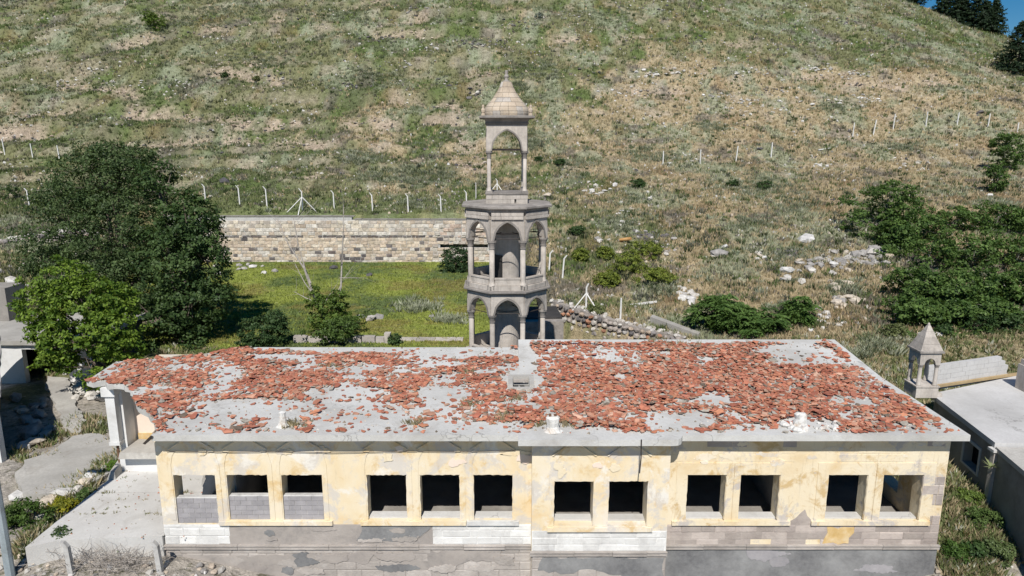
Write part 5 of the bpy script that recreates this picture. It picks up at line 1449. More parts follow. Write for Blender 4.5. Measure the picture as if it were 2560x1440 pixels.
# concrete retaining stub and low wall at the lower left
mb = MB(); mb.add([(-15.9,18.2,-.2),(-14.45,18.25,-.2),(-14.4,19.1,-.2),(-15.9,19.2,-.2),(-15.85,18.35,1.05),(-14.62,18.4,.98),(-14.6,18.95,1.02),(-15.85,19.05,1.1)],[(3,2,1,0),(4,5,6,7),(0,1,5,4),(1,2,6,5),(2,3,7,6),(3,0,4,7)])
tag(mb.build('retaining_block', M['yard_concrete']), 'cracked concrete retaining block beside the lamp pole', 'concrete block')
mb = MB(); mb.add([(-14.2,18.25,-.2),(-13.4,18.3,-.2),(-13.4,18.75,-.2),(-14.2,18.8,-.2),(-14.15,18.35,.75),(-13.5,18.42,.55),(-13.5,18.72,.62),(-14.15,18.78,.8)],[(3,2,1,0),(4,5,6,7),(0,1,5,4),(1,2,6,5),(2,3,7,6),(3,0,4,7)])
tag(mb.build('retaining_block', M['yard_concrete']), 'smaller worn concrete block under the terrace corner', 'concrete block')
# grey concrete wall fragment right of the rubble wall
p0, p1 = hit(1625, 812, 39), hit(1745, 850, 36)
mb = MB(); mb.add([(p0.x,p0.y,p0.z-1.2),(p1.x,p1.y,p1.z-1.2),(p1.x+.2,p1.y+.35,p1.z-1.2),(p0.x+.2,p0.y+.35,p0.z-1.2),(p0.x,p0.y,p0.z+.45),(p1.x,p1.y,p1.z+.25),(p1.x+.2,p1.y+.35,p1.z+.3),(p0.x+.2,p0.y+.35,p0.z+.5)],[(3,2,1,0),(4,5,6,7),(0,1,5,4),(1,2,6,5),(2,3,7,6),(3,0,4,7)])
tag(mb.build('wall_fragment', M['yard_concrete']), 'sloping grey concrete wall fragment behind the roof right of the rubble wall', 'wall')
p = hit(1537, 606); mb = lump_mesh([(.12,.12,0),(.14,.14,.3),(.12,.12,.65),(.13,.13,.95)], 4, .15, 8)
o = mb.build('orange_roll', M['orange'], None, loc=p+Vector((.4,0,.2))); o.rotation_euler = (R(80), 0, R(60)); tag(o, 'rolled orange-brown debris lying among white rocks on the slope', 'debris')

# ------------------------------------------------------------------ loose rocks
TONE = {'w': [(.62,.60,.56),(.68,.66,.63),(.56,.53,.48)], 't': [(.56,.47,.37),(.62,.54,.44),(.50,.42,.34)], 'g': [(.42,.40,.37),(.50,.47,.43),(.36,.34,.32)], 'd': [(.13,.12,.12),(.18,.165,.16),(.10,.095,.10)]}
r7 = random.Random(77); ROCKM = {}
for k_ in TONE:
    ROCKM[k_] = [rock_geo(r7, 1.0, .62, None, shade(r7, r7.choice(TONE[k_]), .9, 1.1)).mesh('rock_'+k_) for _ in range(7)]
    for m in ROCKM[k_]: m.materials.append(M['rock'])
def rock(p, s, tone, label, group, sink=.25):
    o = link('loose_rock', r7.choice(ROCKM[tone]), None, None, (p.x, p.y, p.z + s*(.5-sink)))
    o.scale = (s*r7.uniform(.8, 1.3), s*r7.uniform(.8, 1.2), s*r7.uniform(.7, 1.1)); o.rotation_euler = (r7.uniform(-.3, .3), r7.uniform(-.3, .3), r7.uniform(0, 6.28))
    tag(o, label, 'rock', group); return o
CL = [((1495,478,13,22,9,.30,'w'), 'white rock in the small bright heap right of the lantern'),
      ((1555,540,9,14,24,.26,'w'), 'white rock in the line of stones above the orange debris'),
      ((1510,600,6,14,5,.28,'w'), 'white rock lying just left of the orange debris'),
      ((2150,645,15,45,14,.42,'g'), 'grey rock in the stone scatter left of the dark thicket'),
      ((2180,640,5,24,10,.60,'g'), 'large pale slab in the stone scatter left of the dark thicket'),
      ((2050,668,14,46,12,.34,'g'), 'grey rock in the band below the big white boulder'),
      ((1990,690,6,35,10,.45,'w'), 'pale rock left in the band below the big white boulder'),
      ((2115,750,16,28,22,.38,'t'), 'tan building stone in the heap beside the dark thicket'),
      ((2065,812,14,32,16,.30,'w'), 'white rubble stone below the tan heap near the roof corner'),
      ((1710,740,10,14,14,.34,'w'), 'pale rock in the outcrop above the wall fragment'),
      ((1870,640,12,50,22,.24,'w'), 'small white rock on the dry slope above the fern-leaved bush'),
      ((1620,186,16,20,7,.34,'w'), 'white rock in the heap high up right of the dome'),
      ((1688,180,8,12,6,.32,'w'), 'white rock just right of the high heap'),
      ((1900,285,14,70,12,.28,'w'), 'small white rock in the upper scatter above the fence line'),
      ((2060,265,12,60,14,.28,'w'), 'small pale rock in the upper right scatter near the fence'),
      ((1660,640,8,60,25,.28,'g'), 'grey rock on the dry slope beside the yellow-green shrubs'),
      ((240,175,8,25,4,.34,'w'), 'white rock in the pale line on the upper left slope'),
      ((300,205,12,45,7,.30,'w'), 'white rock in the lower scatter on the upper left slope'),
      ((1070,120,6,25,6,.36,'w'), 'pale rock below the soil bank at the top middle'),
      ((1180,115,10,20,6,.36,'d'), 'dark rock in the basalt heap above the dome'),
      ((1190,232,8,14,8,.36,'d'), 'dark rock in the small heap left of the dome'),
      ((620,675,10,30,7,.34,'g'), 'grey rock in the small heap on the lawn beside the large tree'),
      ((2460,470,10,35,14,.26,'w'), 'white rock near the lone green tree at the right edge'),
      ((2330,870,6,16,6,.24,'w'), 'white rock under the thicket behind the small turret'),
      ((35,700,12,30,20,.36,'w'), 'whitish rubble stone below the dark rubble wall at the left edge'),
      ((2260,395,8,40,14,.26,'w'), 'white rock on the slope above the thicket')]
for (u, v, n, du, dv, s, tn), lab in CL:
    for _ in range(n):
        p = hit(r7.gauss(u, du), r7.gauss(v, dv), 38)
        if -31 < p.x < 1 and WALL_Y-1.2 < p.y < WALL_Y+.8: continue
        tn2 = tn if r7.random() < .75 else r7.choice('wgt')
        rock(p, s*r7.uniform(.55, 1.25), tn2, lab, 'rocks: ' + lab.split(' in ')[-1][:40])
for u, v, s, tn, lab in [(2018,604,.85,'w','big white boulder on the slope right of the yellow-green shrubs'),(563,457,.75,'d','dark basalt boulder above the retaining wall near the large tree'),
        (1795,640,.6,'g','grey boulder in dry grass above the fern-leaved bush'),(1370,492,.5,'t','pinkish rock just right of the tower cornice'),(2180,638,.7,'g','flat grey block on top of the scatter left of the thicket'),
        (1050,505,.45,'d','dark rock beside the fence posts above the retaining wall'),(835,672,.5,'d','dark rock behind the dead tree on the lawn'),(925,690,.38,'d','dark rock in the middle of the lawn'),
        (2450,283,.5,'d','black boulder below the upper right fence post'),(1900,375,.45,'d','dark rock by the fourth upper right post'),(1625,500,.4,'w','single white rock in dry grass right of the heap')]:
    rock(hit(u, v, 38), s, tn, lab, None)
for u, v, s in [(925,800,.5),(945,797,.38),(902,795,.35),(1080,795,.25)]:
    rock(hit(u, v, 40), s, 'g', 'pale rock at the front of the lawn near the low wall', 'rocks at the front of the lawn')
# by the left yard
for i in range(28):
    u, v = r7.uniform(160, 285), 0; v = 945 + (u-160)*.55 + r7.gauss(0, 18)
    q = at_z(u, v, 1.2); q.z = float(zt(q.x, q.y)); rock(q, r7.uniform(.18, .42), 'w', 'white building stone in the heap behind the broken left corner', 'white stones heaped behind the left corner', .1)
for i in range(15):
    u, v = r7.uniform(40, 125), r7.uniform(1000, 1100); q = at_z(u, v, 1.2); q.z = float(zt(q.x, q.y)); rock(q, r7.uniform(.2, .4), 'g', 'grey stone lying in the shadow of the left outbuilding', 'stones in the outbuilding shadow', .1)
for i, (u, v, s) in enumerate([(88,1108,.5),(60,1118,.4),(225,1200,.4),(205,1215,.35),(262,1178,.3),(165,1238,.42),(120,1255,.4),(100,1290,.34),(190,1235,.36),(60,1275,.3),(300,1165,.3),(45,1240,.35)]):
    q = at_z(u, v, 1.2); q.z = float(zt(q.x, q.y)); rock(q, s*.75, 'w' if i % 3 else 't', 'pale stone along the weedy edge of the terrace', 'stones along the terrace edge', .1)
# countless smaller stones
mb = MB(); r8 = random.Random(5)
for i in range(260):
    x, y = (r8.uniform(-16, -6.5), r8.uniform(17.3, 18.75)) if r8.random() < .8 else (r8.uniform(12.7, 15), r8.uniform(17.5, 19.5))
    s_ = r8.uniform(.03, .13)*r8.choice((.6, 1, 1)); rock_geo(r8, s_, .7, Matrix.Translation((x, y, float(zt(x, y))+s_*.3)), shade(r8, r8.choice(TONE['w']+TONE['t']+TONE['g']), .8, 1.1), mb)
for i in range(15000):
    y = 40*math.exp(r8.random()*math.log(165/40)); x = r8.uniform(-.78, .78)*(y+3)
    w_ = float(fbm(x*.25+3, y*.2, 141, 3)) + (.06 if x > 0 else -.02)
    if r8.random() > (w_-.40)*5 or not bool(clear_of_built(np.array(x), np.array(y))): continue
    if -32 < x < 1.5 and y < WALL_Y+1: continue
    s = r8.uniform(.05, .19)*(.8+y/160); c = r8.choice(TONE['w']+TONE['t']+TONE['g']+TONE['w']) if r8.random() < .85 else r8.choice(TONE['d'])
    vs = [(x+math.cos(k*2.1+s)*s*r8.uniform(.8, 1.3), y+math.sin(k*2.1+s)*s, float(zt(x, y))-.03) for k in range(3)]
    z = float(zt(x, y)); top = [(x+s*r8.uniform(-.5, .1), y-s*.3, z+s*r8.uniform(.5, 1)), (x+s*r8.uniform(.1, .6), y, z+s*r8.uniform(.5, 1))]
    mb.add(vs+top, [(0,1,4),(1,2,3,4) if False else (1,2,3),(1,3,4),(2,0,3),(0,4,3)], c)
for u, v, n_, tn in ((1290,62,26,'d'),(1180,108,30,'d'),(960,100,22,'d'),(1230,112,24,'d'),(1115,212,22,'d'),(700,196,22,'d'),(890,218,24,'d'),(1480,192,16,'d'),(1740,102,18,'d'),(2010,110,20,'d'),(1660,28,16,'d'),(2120,55,22,'d'),(1940,225,18,'d'),(1870,180,22,'w'),(2040,172,34,'w'),(1790,240,22,'w'),(1560,230,20,'w'),(1860,255,26,'w'),(2170,250,22,'w'),(2130,190,20,'w'),(1000,165,16,'w'),(1045,25,14,'d'),(1420,40,16,'w'),(1960,640,30,'d'),(1620,590,34,'d'),(1640,620,26,'g'),(2090,655,34,'g'),(2180,655,30,'g'),(1730,400,16,'w'),(2290,420,18,'w'),(2060,420,16,'w'),(560,165,14,'t'),(470,210,16,'w'),(160,210,12,'w')):
    for i in range(n_):                                # stony outcrops
        q = hit(r8.gauss(u, 26), r8.gauss(v, 6), 42); s = r8.uniform(.08, .34); rock_geo(r8, s, .6, Matrix.Translation((q.x, q.y, q.z+s*.15)), shade(r8, r8.choice(TONE[tn]+TONE['g'][:1]), .8, 1.1), mb)
for b in BANKS:                                      # stones and clods along the eroded banks
    for (ax, ay), (bx_, by_) in zip(b[:-1], b[1:]):
        for i in range(int(math.hypot(bx_-ax, by_-ay)*3.0)):
            t = r8.random(); x, y = ax+(bx_-ax)*t+r8.gauss(0, .5), ay+(by_-ay)*t+r8.gauss(0, .5); s = r8.uniform(.08, .30)
            if y < WALL_Y+2: continue
            rock_geo(r8, s, .6, Matrix.Translation((x, y, float(zt(x, y))+s*.2)), shade(r8, r8.choice(TONE['t']+TONE['d']+[(.42,.34,.26),(.36,.29,.22)]), .75, 1.1), mb)
tag(mb.build('scattered_stones', M['rock']), 'countless small pale stones scattered over the hillside', 'stones', kind='stuff')

# tell the stones of one heap apart by their place in it
NTH = 'first second third fourth fifth sixth seventh eighth ninth tenth eleventh twelfth thirteenth fourteenth fifteenth sixteenth seventeenth eighteenth nineteenth twentieth'.split()
NTH += ['twenty-' + q for q in NTH[:9]] + ['thirtieth'] + ['thirty-' + q for q in NTH[:9]]
def rank_rocks():
    import re
    sets = {}
    for o in COL.objects:
        if o.name.startswith('loose_rock') and o.get('group'): sets.setdefault(o['label'], []).append(o)
    for lab, L_ in sets.items():
        if len(L_) < 2: continue
        if len(lab.split()) > 13: print('LONG', lab)
        L_.sort(key=lambda o: px(o.location)[0])
        for i, o in enumerate(L_): o['label'] = lab + ', %s from left' % NTH[min(i, len(NTH)-1)]
rank_rocks()
# ------------------------------------------------------------------ trees and shrubs
def leaf_mesh(C0, size, cols, out=None, asp=.55, rng=RNG, fold=.0):
    """one diamond-shaped leaf per row of C0; out = preferred facing"""
    n = len(C0)
    d = rng.normal(0, 1, (n, 3)); d /= np.linalg.norm(d, axis=1)[:, None]+1e-9
    nn = rng.normal(0, 1, (n, 3))*.75
    if out is not None: nn += out
    nn[:, 2] += .45
    nn /= np.linalg.norm(nn, axis=1)[:, None]+1e-9
    d -= nn*(d*nn).sum(1)[:, None]; d /= np.linalg.norm(d, axis=1)[:, None]+1e-9
    s = np.cross(nn, d); sz = size[:, None]
    V = np.stack([C0-d*sz*.5, C0+s*sz*asp*.5, C0+d*sz*.5, C0-s*sz*asp*.5], 1).reshape(-1, 3)
    F = np.arange(n*4).reshape(-1, 4)
    return V, F, np.repeat(cols, 4, 0)
def crown(lobes, n_cl, per, cl_r, leaf, col_a, col_b, rng, shell=(.72, 1.02), up=.35, drop_hole=.12):
    tot = sum((l[3]*l[4]+l[4]*l[5]+l[3]*l[5]) for l in lobes); VV, FF, CC = [], [], []; base = 0
    for l in lobes:
        c = np.array(l[:3]); rr = np.array(l[3:6])
        k = max(6, int(n_cl*(rr[0]*rr[1]+rr[1]*rr[2]+rr[0]*rr[2])/tot))
        d = rng.normal(0, 1, (k, 3)); d[:, 2] += up*.6; d /= np.linalg.norm(d, axis=1)[:, None]
        q = rng.uniform(shell[0], shell[1], k) - (rng.uniform(0, 1, k) < .18)*rng.uniform(.1, .45, k)
        q = q*(.82+.36*vnoise(d[:, 0]*2.3+c[0]*7, d[:, 2]*2.3+d[:, 1]*1.7+c[2]*3, 17))
        cc = c + d*rr*q[:, None]
        keep = vnoise(cc[:, 0]*1.1, cc[:, 2]*1.1+cc[:, 1]*.9, 23) > drop_hole*1.6
        cc, d = cc[keep], d[keep]; k = len(cc)
        g = rng.normal(0, 1, (k, per, 3)); g *= (rng.uniform(.2, 1, (k, per, 1))/(np.linalg.norm(g, axis=2)[..., None]+1e-9))*cl_r
        g[:, :, 2] *= .6
        C0 = (cc[:, None] + g).reshape(-1, 3); O = np.repeat(d[:, None], per, 1).reshape(-1, 3)*.8
        t = np.clip(np.repeat(rng.uniform(0, 1, (k, 1)), per, 1).reshape(-1, 1) + rng.normal(0, .2, (k*per, 1)), 0, 1)
        col = (np.array(col_a)*(1-t)+np.array(col_b)*t)*rng.uniform(.8, 1.2, (k*per, 1))
        V, F, C = leaf_mesh(C0, leaf*rng.uniform(.6, 1.3, len(C0)), col, O, rng=rng)
        VV.append(V); FF.append(F+base); CC.append(C); base += len(V)
    return np.concatenate(VV), np.concatenate(FF), np.concatenate(CC)
def limbs(mb, base, lobes, r0, rr, n=7, split=None):
    base = Vector(base); top = sum((Vector(l[:3]) for l in lobes), Vector())/len(lobes)
    fork = base.lerp(top, split or .35)
    mb.tube([base-Vector((0,0,.3)), base.lerp(fork, .5)+Vector((rr.uniform(-.1,.1),rr.uniform(-.1,.1),0)), fork], [r0*1.25, r0, r0*.85], n)
    for l in lobes:
        e = Vector(l[:3]); m = fork.lerp(e, .5)+Vector((rr.uniform(-.25,.25), rr.uniform(-.25,.25), .15*abs(e.z-fork.z)))
        mb.tube([fork, m, e], [r0*.6, r0*.4, r0*.22], 6)
        for _ in range(7):
            a = Vector((rr.gauss(0,1), rr.gauss(0,1), rr.gauss(.3,1))).normalized(); q = e + Vector((a.x*l[3], a.y*l[4], a.z*l[5]))*rr.uniform(.6, .95)
            s_ = m.lerp(e, rr.uniform(.2, 1)); mb.tube([s_, s_.lerp(q, .5)+Vector((0,0,rr.uniform(-.1,.2))), q], [r0*.2, r0*.12, r0*.04], 4, False)
def tree(name, label, base, lobes, n_cl, per, cl_r, leaf, ca, cb, r0, seed, cat='tree', group=None, bark='bark', part='crown', **kw):
    rng = np.random.default_rng(seed); rr = random.Random(seed)
    base = Vector(base); T = empty(name, base); tag(T, label, cat, group)
    lb = [(l[0]-base.x, l[1]-base.y, l[2]-base.z, *l[3:]) for l in lobes]
    V, F, C = crown(lb, n_cl, per, cl_r, leaf, ca, cb, rng, **kw)
    link(part, np_mesh(part, V, F, np.clip(C, 0, .8)), M['leaf'], T)
    mb = MB(); limbs(mb, (0, 0, 0), lb, r0, rr); mb.build('trunk', M[bark], T, True)
    return T
def lobe_px(u, v, y, ru, rv, depth=None):
    p = at_y(u, v, y); c = y*CT-(p.z-CAM_Z)*ST; rx, rz = ru*c/FPX, rv*c/FPX
    return (p.x, p.y, p.z, rx, depth or (rx+rz)*.5, rz)
# the large dark tree: grey-green elm at the back left, darker one at the right
gz = lambda x, y: (x, y, float(zt(x, y)))
lob = [lobe_px(260,455,44,140,95,3.2),lobe_px(170,560,43.5,115,100,3.0),lobe_px(330,560,43,140,120,3.2),lobe_px(120,640,43,60,60,2),lobe_px(230,690,42.5,150,95,3),lobe_px(370,690,42,110,110,2.6),lobe_px(300,400,44.5,95,45,2.2)]
tree('large_elm', 'large grey-green elm tree with fine leaves left of the retaining wall', gz(-24.0, 43), lob, 2000, 30, .50, .17, (.042,.074,.026), (.105,.152,.056), .32, 3, drop_hole=.11)
lob = [lobe_px(470,560,41.5,85,80,2.2),lobe_px(515,640,41,62,90,1.8),lobe_px(430,650,40.8,100,100,2.2),lobe_px(480,760,40.3,85,75,2.0),lobe_px(390,800,40,120,75,2.2),lobe_px(545,735,40.5,45,22,1.0),lobe_px(395,450,42,55,50,1.4),lobe_px(300,820,39.5,110,70,2.0),lobe_px(440,850,39.4,90,40,1.6)]
tree('dark_tree', 'dark green broad-leaved tree leaning over the lawn in front of the elm', gz(-19.6, 40.6), lob, 1250, 28, .48, .22, (.036,.070,.022), (.095,.150,.048), .26, 4, drop_hole=.17)
lob = [lobe_px(150,700,32,80,55,1.3),lobe_px(220,760,31.5,95,70,1.5),lobe_px(110,770,31.5,60,50,1.1),lobe_px(180,850,31,80,55,1.3),lobe_px(270,840,31,80,60,1.3),lobe_px(225,920,30.6,70,40,1.0),lobe_px(290,760,32,55,50,1.0),lobe_px(65,725,32,28,28,.5),lobe_px(140,890,30.8,50,45,.9),lobe_px(310,880,31.2,50,45,.9),lobe_px(250,945,30.4,55,30,.8),lobe_px(120,830,31.2,50,40,.9)]
tree('bright_green_tree', 'bright yellow-green young tree beside the broken left corner of the roof', gz(-17.6, 31.4), lob, 1250, 24, .27, .17, (.075,.140,.018), (.190,.275,.038), .13, 5, drop_hole=.13)
# dead grey tree with green suckers on the lawn
DT = empty('dead_tree', gz(-11.1, 42.2)); tag(DT, 'bare grey dead tree rising from green suckers on the lawn', 'tree')
rr = random.Random(14); mb = MB()
def branch(mb, a, b, r0, r1, depth):
    m = a.lerp(b, .5)+Vector((rr.uniform(-.1,.1), rr.uniform(-.1,.1), 0))*(b-a).length*.6; mb.tube([a, m, b], [r0, (r0+r1)/2, r1], 6, False)
    if depth:
        for _ in range(4 if depth > 1 else 5):
            s = a.lerp(b, rr.uniform(.35, 1.0)); L_ = (b-a).length*rr.uniform(.35, .7); d = ((b-a).normalized()*.75+Vector((rr.gauss(0,.55), rr.gauss(0,.4), rr.gauss(.15,.35)))).normalized()
            branch(mb, s, s+d*L_, r1*.75, r1*.18, depth-1)
branch(mb, Vector((0,0,0)), Vector((-1.5,.2,3.9)), .11, .06, 2); branch(mb, Vector((-1.5,.2,3.9)), Vector((-3.0,.4,6.9)), .055, .02, 3); branch(mb, Vector((-1.45,.2,3.8)), Vector((-2.0,.3,7.0)), .06, .02, 2); branch(mb, Vector((.3,0,1)), Vector((.75,.5,4.6)), .075, .04, 2); branch(mb, Vector((.75,.5,4.6)), Vector((1.0,.5,7.8)), .05, .015, 2)
mb.build('trunk', M['bark_pale'], DT)
V, F, C = crown([(-.4,-.2,1.1,1.3,1.1,1.2),(.6,-.3,1.5,.7,.7,1.6),(.3,-.5,.7,2.0,1.0,.8),(-.8,-.2,2.0,.6,.5,.9)], 330, 24, .26, .16, (.075,.125,.022), (.135,.205,.040), np.random.default_rng(6)); link('suckers', np_mesh('suckers', V, F, C), M['leaf'], DT)
def bush(label, u, v, y, lobes, n_cl, per, cl_r, leaf, ca, cb, seed, name='bush', group=None, r0=.05, **kw):
    b = gz(lobes[0][0], lobes[0][1]); return tree(name, label, b, lobes, n_cl, per, cl_r, leaf, ca, cb, r0, seed, 'bush', group, part='foliage', **kw)
bush('dark green bush behind the roof left of the dead tree', 665, 850, 39.2, [lobe_px(655,830,39.2,65,40,1.2),lobe_px(690,800,39.4,30,28,.7),lobe_px(620,850,39,40,20,.8)], 260, 24, .26, .15, (.035,.072,.024), (.075,.125,.045), 21)
bush('low green bush right of the dead tree at the lawn edge', 850, 845, 39.6, [lobe_px(850,820,39.6,45,30,.9),lobe_px(800,835,39.5,50,22,.9)], 190, 24, .25, .15, (.055,.098,.022), (.105,.165,.040), 22)
bush('rounded dark green bush in front of the retaining wall beside the tower', 1138, 695, 60.5, [lobe_px(1138,655,60.5,44,42,1.5),lobe_px(1120,675,60.2,30,25,1.0),lobe_px(1165,670,60.5,26,28,1.0)], 300, 24, .30, .18, (.030,.060,.024), (.062,.105,.042), 23)
bush('small spiky bush at the right end of the low wall', 990, 860, 39.6, [lobe_px(988,850,39.6,16,18,.4)], 40, 20, .2, .14, (.05,.09,.03), (.09,.14,.05), 24)
bush('round bright green bush high on the upper left slope', 385, 75, 95, [(*hit(386,74,60)[:2], hit(386,74,60).z+1.0, 2.0,1.7,1.5),(hit(370,74,60).x, hit(386,74,60).y, hit(386,74,60).z+2.0,1.2,1.2,1.0)], 260, 22, .30, .2, (.085,.14,.022), (.15,.22,.04), 25)
for i, (u, v, ru, rv, lab) in enumerate([(1600,625,60,22,'yellow-green broom shrub nearest the orange debris'),(1555,660,60,28,'broad yellow-green broom shrub below the orange debris'),(1515,700,35,20,'small yellow-green broom shrub above the braced fence post'),
        (1630,690,60,22,'yellow-green broom shrub at the right of the shrub patch'),(1450,640,22,18,'small round shrub right of the tower arcade'),(1510,632,22,16,'small yellow flowering shrub between the round one and the patch')]):
    p = hit(u, v+rv*.8, 40); c = p.y*CT-(p.z-CAM_Z)*ST; k = c/FPX
    tree('broom_shrub', lab, p, [(p.x, p.y, p.z+rv*k*.7, ru*k, ru*k*.7, rv*k*1.1), (p.x+ru*k*.4, p.y+.3, p.z+rv*k*.6, ru*k*.6, ru*k*.5, rv*k)], 150, 22, .26, .15, (.125,.165,.030), (.235,.275,.050), .03, 40+i, 'bush', 'yellow-green broom shrubs', part='foliage')
for i, (u, v, s, col, lab) in enumerate([(1592,470,.8,0,'dark green low bush on the slope right of the heap of white rocks'),(1440,590,.7,0,'small dark conifer-like bush right of the tower'),(1400,415,.6,0,'small green bush just right of the lantern'),(1345,405,.5,0,'tiny green bush beside the lantern column'),
        (1600,470,.5,0,'dark green sprig beside the low bush'),(2200,480,.5,1,'pale green bush above the thicket'),(1830,470,.7,0,'tall dark weed below the second upper right post'),(1910,475,.8,0,'tall dark leafy weed left of the thicket'),(2480,370,.5,1,'yellowish bush near the lone tree'),
        (2440,870,.9,0,'green bush right of the turret under the thicket'),(2520,850,.8,0,'green bush at the right edge behind the annex'),(2350,900,.5,0,'small green bush right of the turret roof'),(2230,870,.7,1,'pale green bush left of the turret'),(1345,48,.9,2,'blue-grey bush near the top edge'),(640,205,.6,1,'yellow flowering tuft on the upper left slope'),(560,195,.6,0,'small green tuft on the upper left slope'),
        (20,500,1.2,0,'dark green bush at the left edge above the rubble wall'),(20,8,1.6,0,'dark green bush in the top left corner'),(1490,790,.5,1,'pale green shrub above the rubble wall'),(2430,1390,.35,0,'leafy weed at the right corner of the front wall')]):
    p = hit(u, v, 38) if v < 1000 else at_z(u, v, .5)
    if v >= 1000: p.z = float(zt(p.x, p.y))
    ca, cb = [((.034,.070,.022),(.075,.125,.040)), ((.11,.14,.05),(.19,.21,.09)), ((.13,.16,.14),(.22,.25,.22))][col]
    tree('small_bush', lab, p, [(p.x, p.y, p.z+s*.5, s, s*.8, s*.6), (p.x+s*.4, p.y, p.z+s*.7, s*.5, s*.5, s*.5)], 60, 20, .2, .15, ca, cb, .02, 60+i, 'bush', 'small bushes on the slope', part='foliage')
# weedy shrubs along the terrace
for i, (u, v, ru, rv, ca, cb, lab) in enumerate([(80,1290,65,45,(.050,.095,.020),(.10,.165,.035),'dark green vine shrub at the lower left beside the lamp pole'),(165,1270,45,26,(.14,.16,.02),(.36,.34,.03),'yellow flowering shrub along the terrace edge'),(215,1225,26,22,(.06,.11,.03),(.11,.17,.05),'green shrub above the yellow flowering one'),
        (285,1160,22,16,(.08,.15,.02),(.15,.24,.04),'bright green tuft beside the broken kerb piece'),(160,1345,34,42,(.05,.09,.03),(.09,.14,.05),'straggly green plant around the leaning post'),(330,1345,60,22,(.07,.11,.03),(.13,.18,.06),'low green bramble before the terrace'),(30,1300,40,30,(.05,.09,.02),(.09,.14,.04),'green shrub right behind the lamp pole'),
        (2395,1345,32,30,(.05,.10,.02),(.10,.17,.04),'leafy green weed in the gap by the right corner'),(2460,1290,40,30,(.07,.12,.03),(.13,.19,.06),'green weed patch below the annex pilaster'),(2420,1260,30,16,(.09,.14,.03),(.17,.24,.05),'bright green weed at the foot of the annex window wall'),(2500,1340,36,40,(.08,.12,.04),(.15,.20,.08),'pale green broadleaf weed against the annex wall')]):
    z = 1.3 if v < 1250 else .9
    p = at_z(u, v+rv*.8, z); p.z = float(zt(p.x, p.y)); c = p.y*CT-(p.z-CAM_Z)*ST; k = c/FPX
    tree('weed_shrub', lab, p, [(p.x, p.y, p.z+rv*k*.6, ru*k, ru*k*.7, rv*k*.9), (p.x-ru*k*.3, p.y+.2, p.z+rv*k*.8, ru*k*.5, ru*k*.5, rv*k*.7)], 110, 22, .14, .085, ca, cb, .015, 90+i, 'bush', 'weedy shrubs by the building', part='foliage')
# pile of dry brush in front of the terrace
rr = random.Random(44); mb = MB()
for i in range(420):
    x, y = rr.gauss(-11.7, .75), rr.gauss(18.35, .22); z = float(zt(x, y))+rr.uniform(0, .35); a = rr.uniform(0, 6.28); e = rr.uniform(-.2, .9); L_ = rr.uniform(.25, .7)
    p0 = Vector((x, y, z)); p2 = p0+Vector((math.cos(a)*math.cos(e), math.sin(a)*math.cos(e)*.6, math.sin(e)))*L_
    mb.tube([p0, p0.lerp(p2, .5)+Vector((rr.gauss(0,.05), rr.gauss(0,.05), rr.gauss(.03,.05))), p2], [.008, .006, .003], 3, False)
tag(mb.build('dry_brush_pile', M['bark_pale']), 'pile of dry grey brushwood in front of the terrace', 'brushwood', kind='stuff')

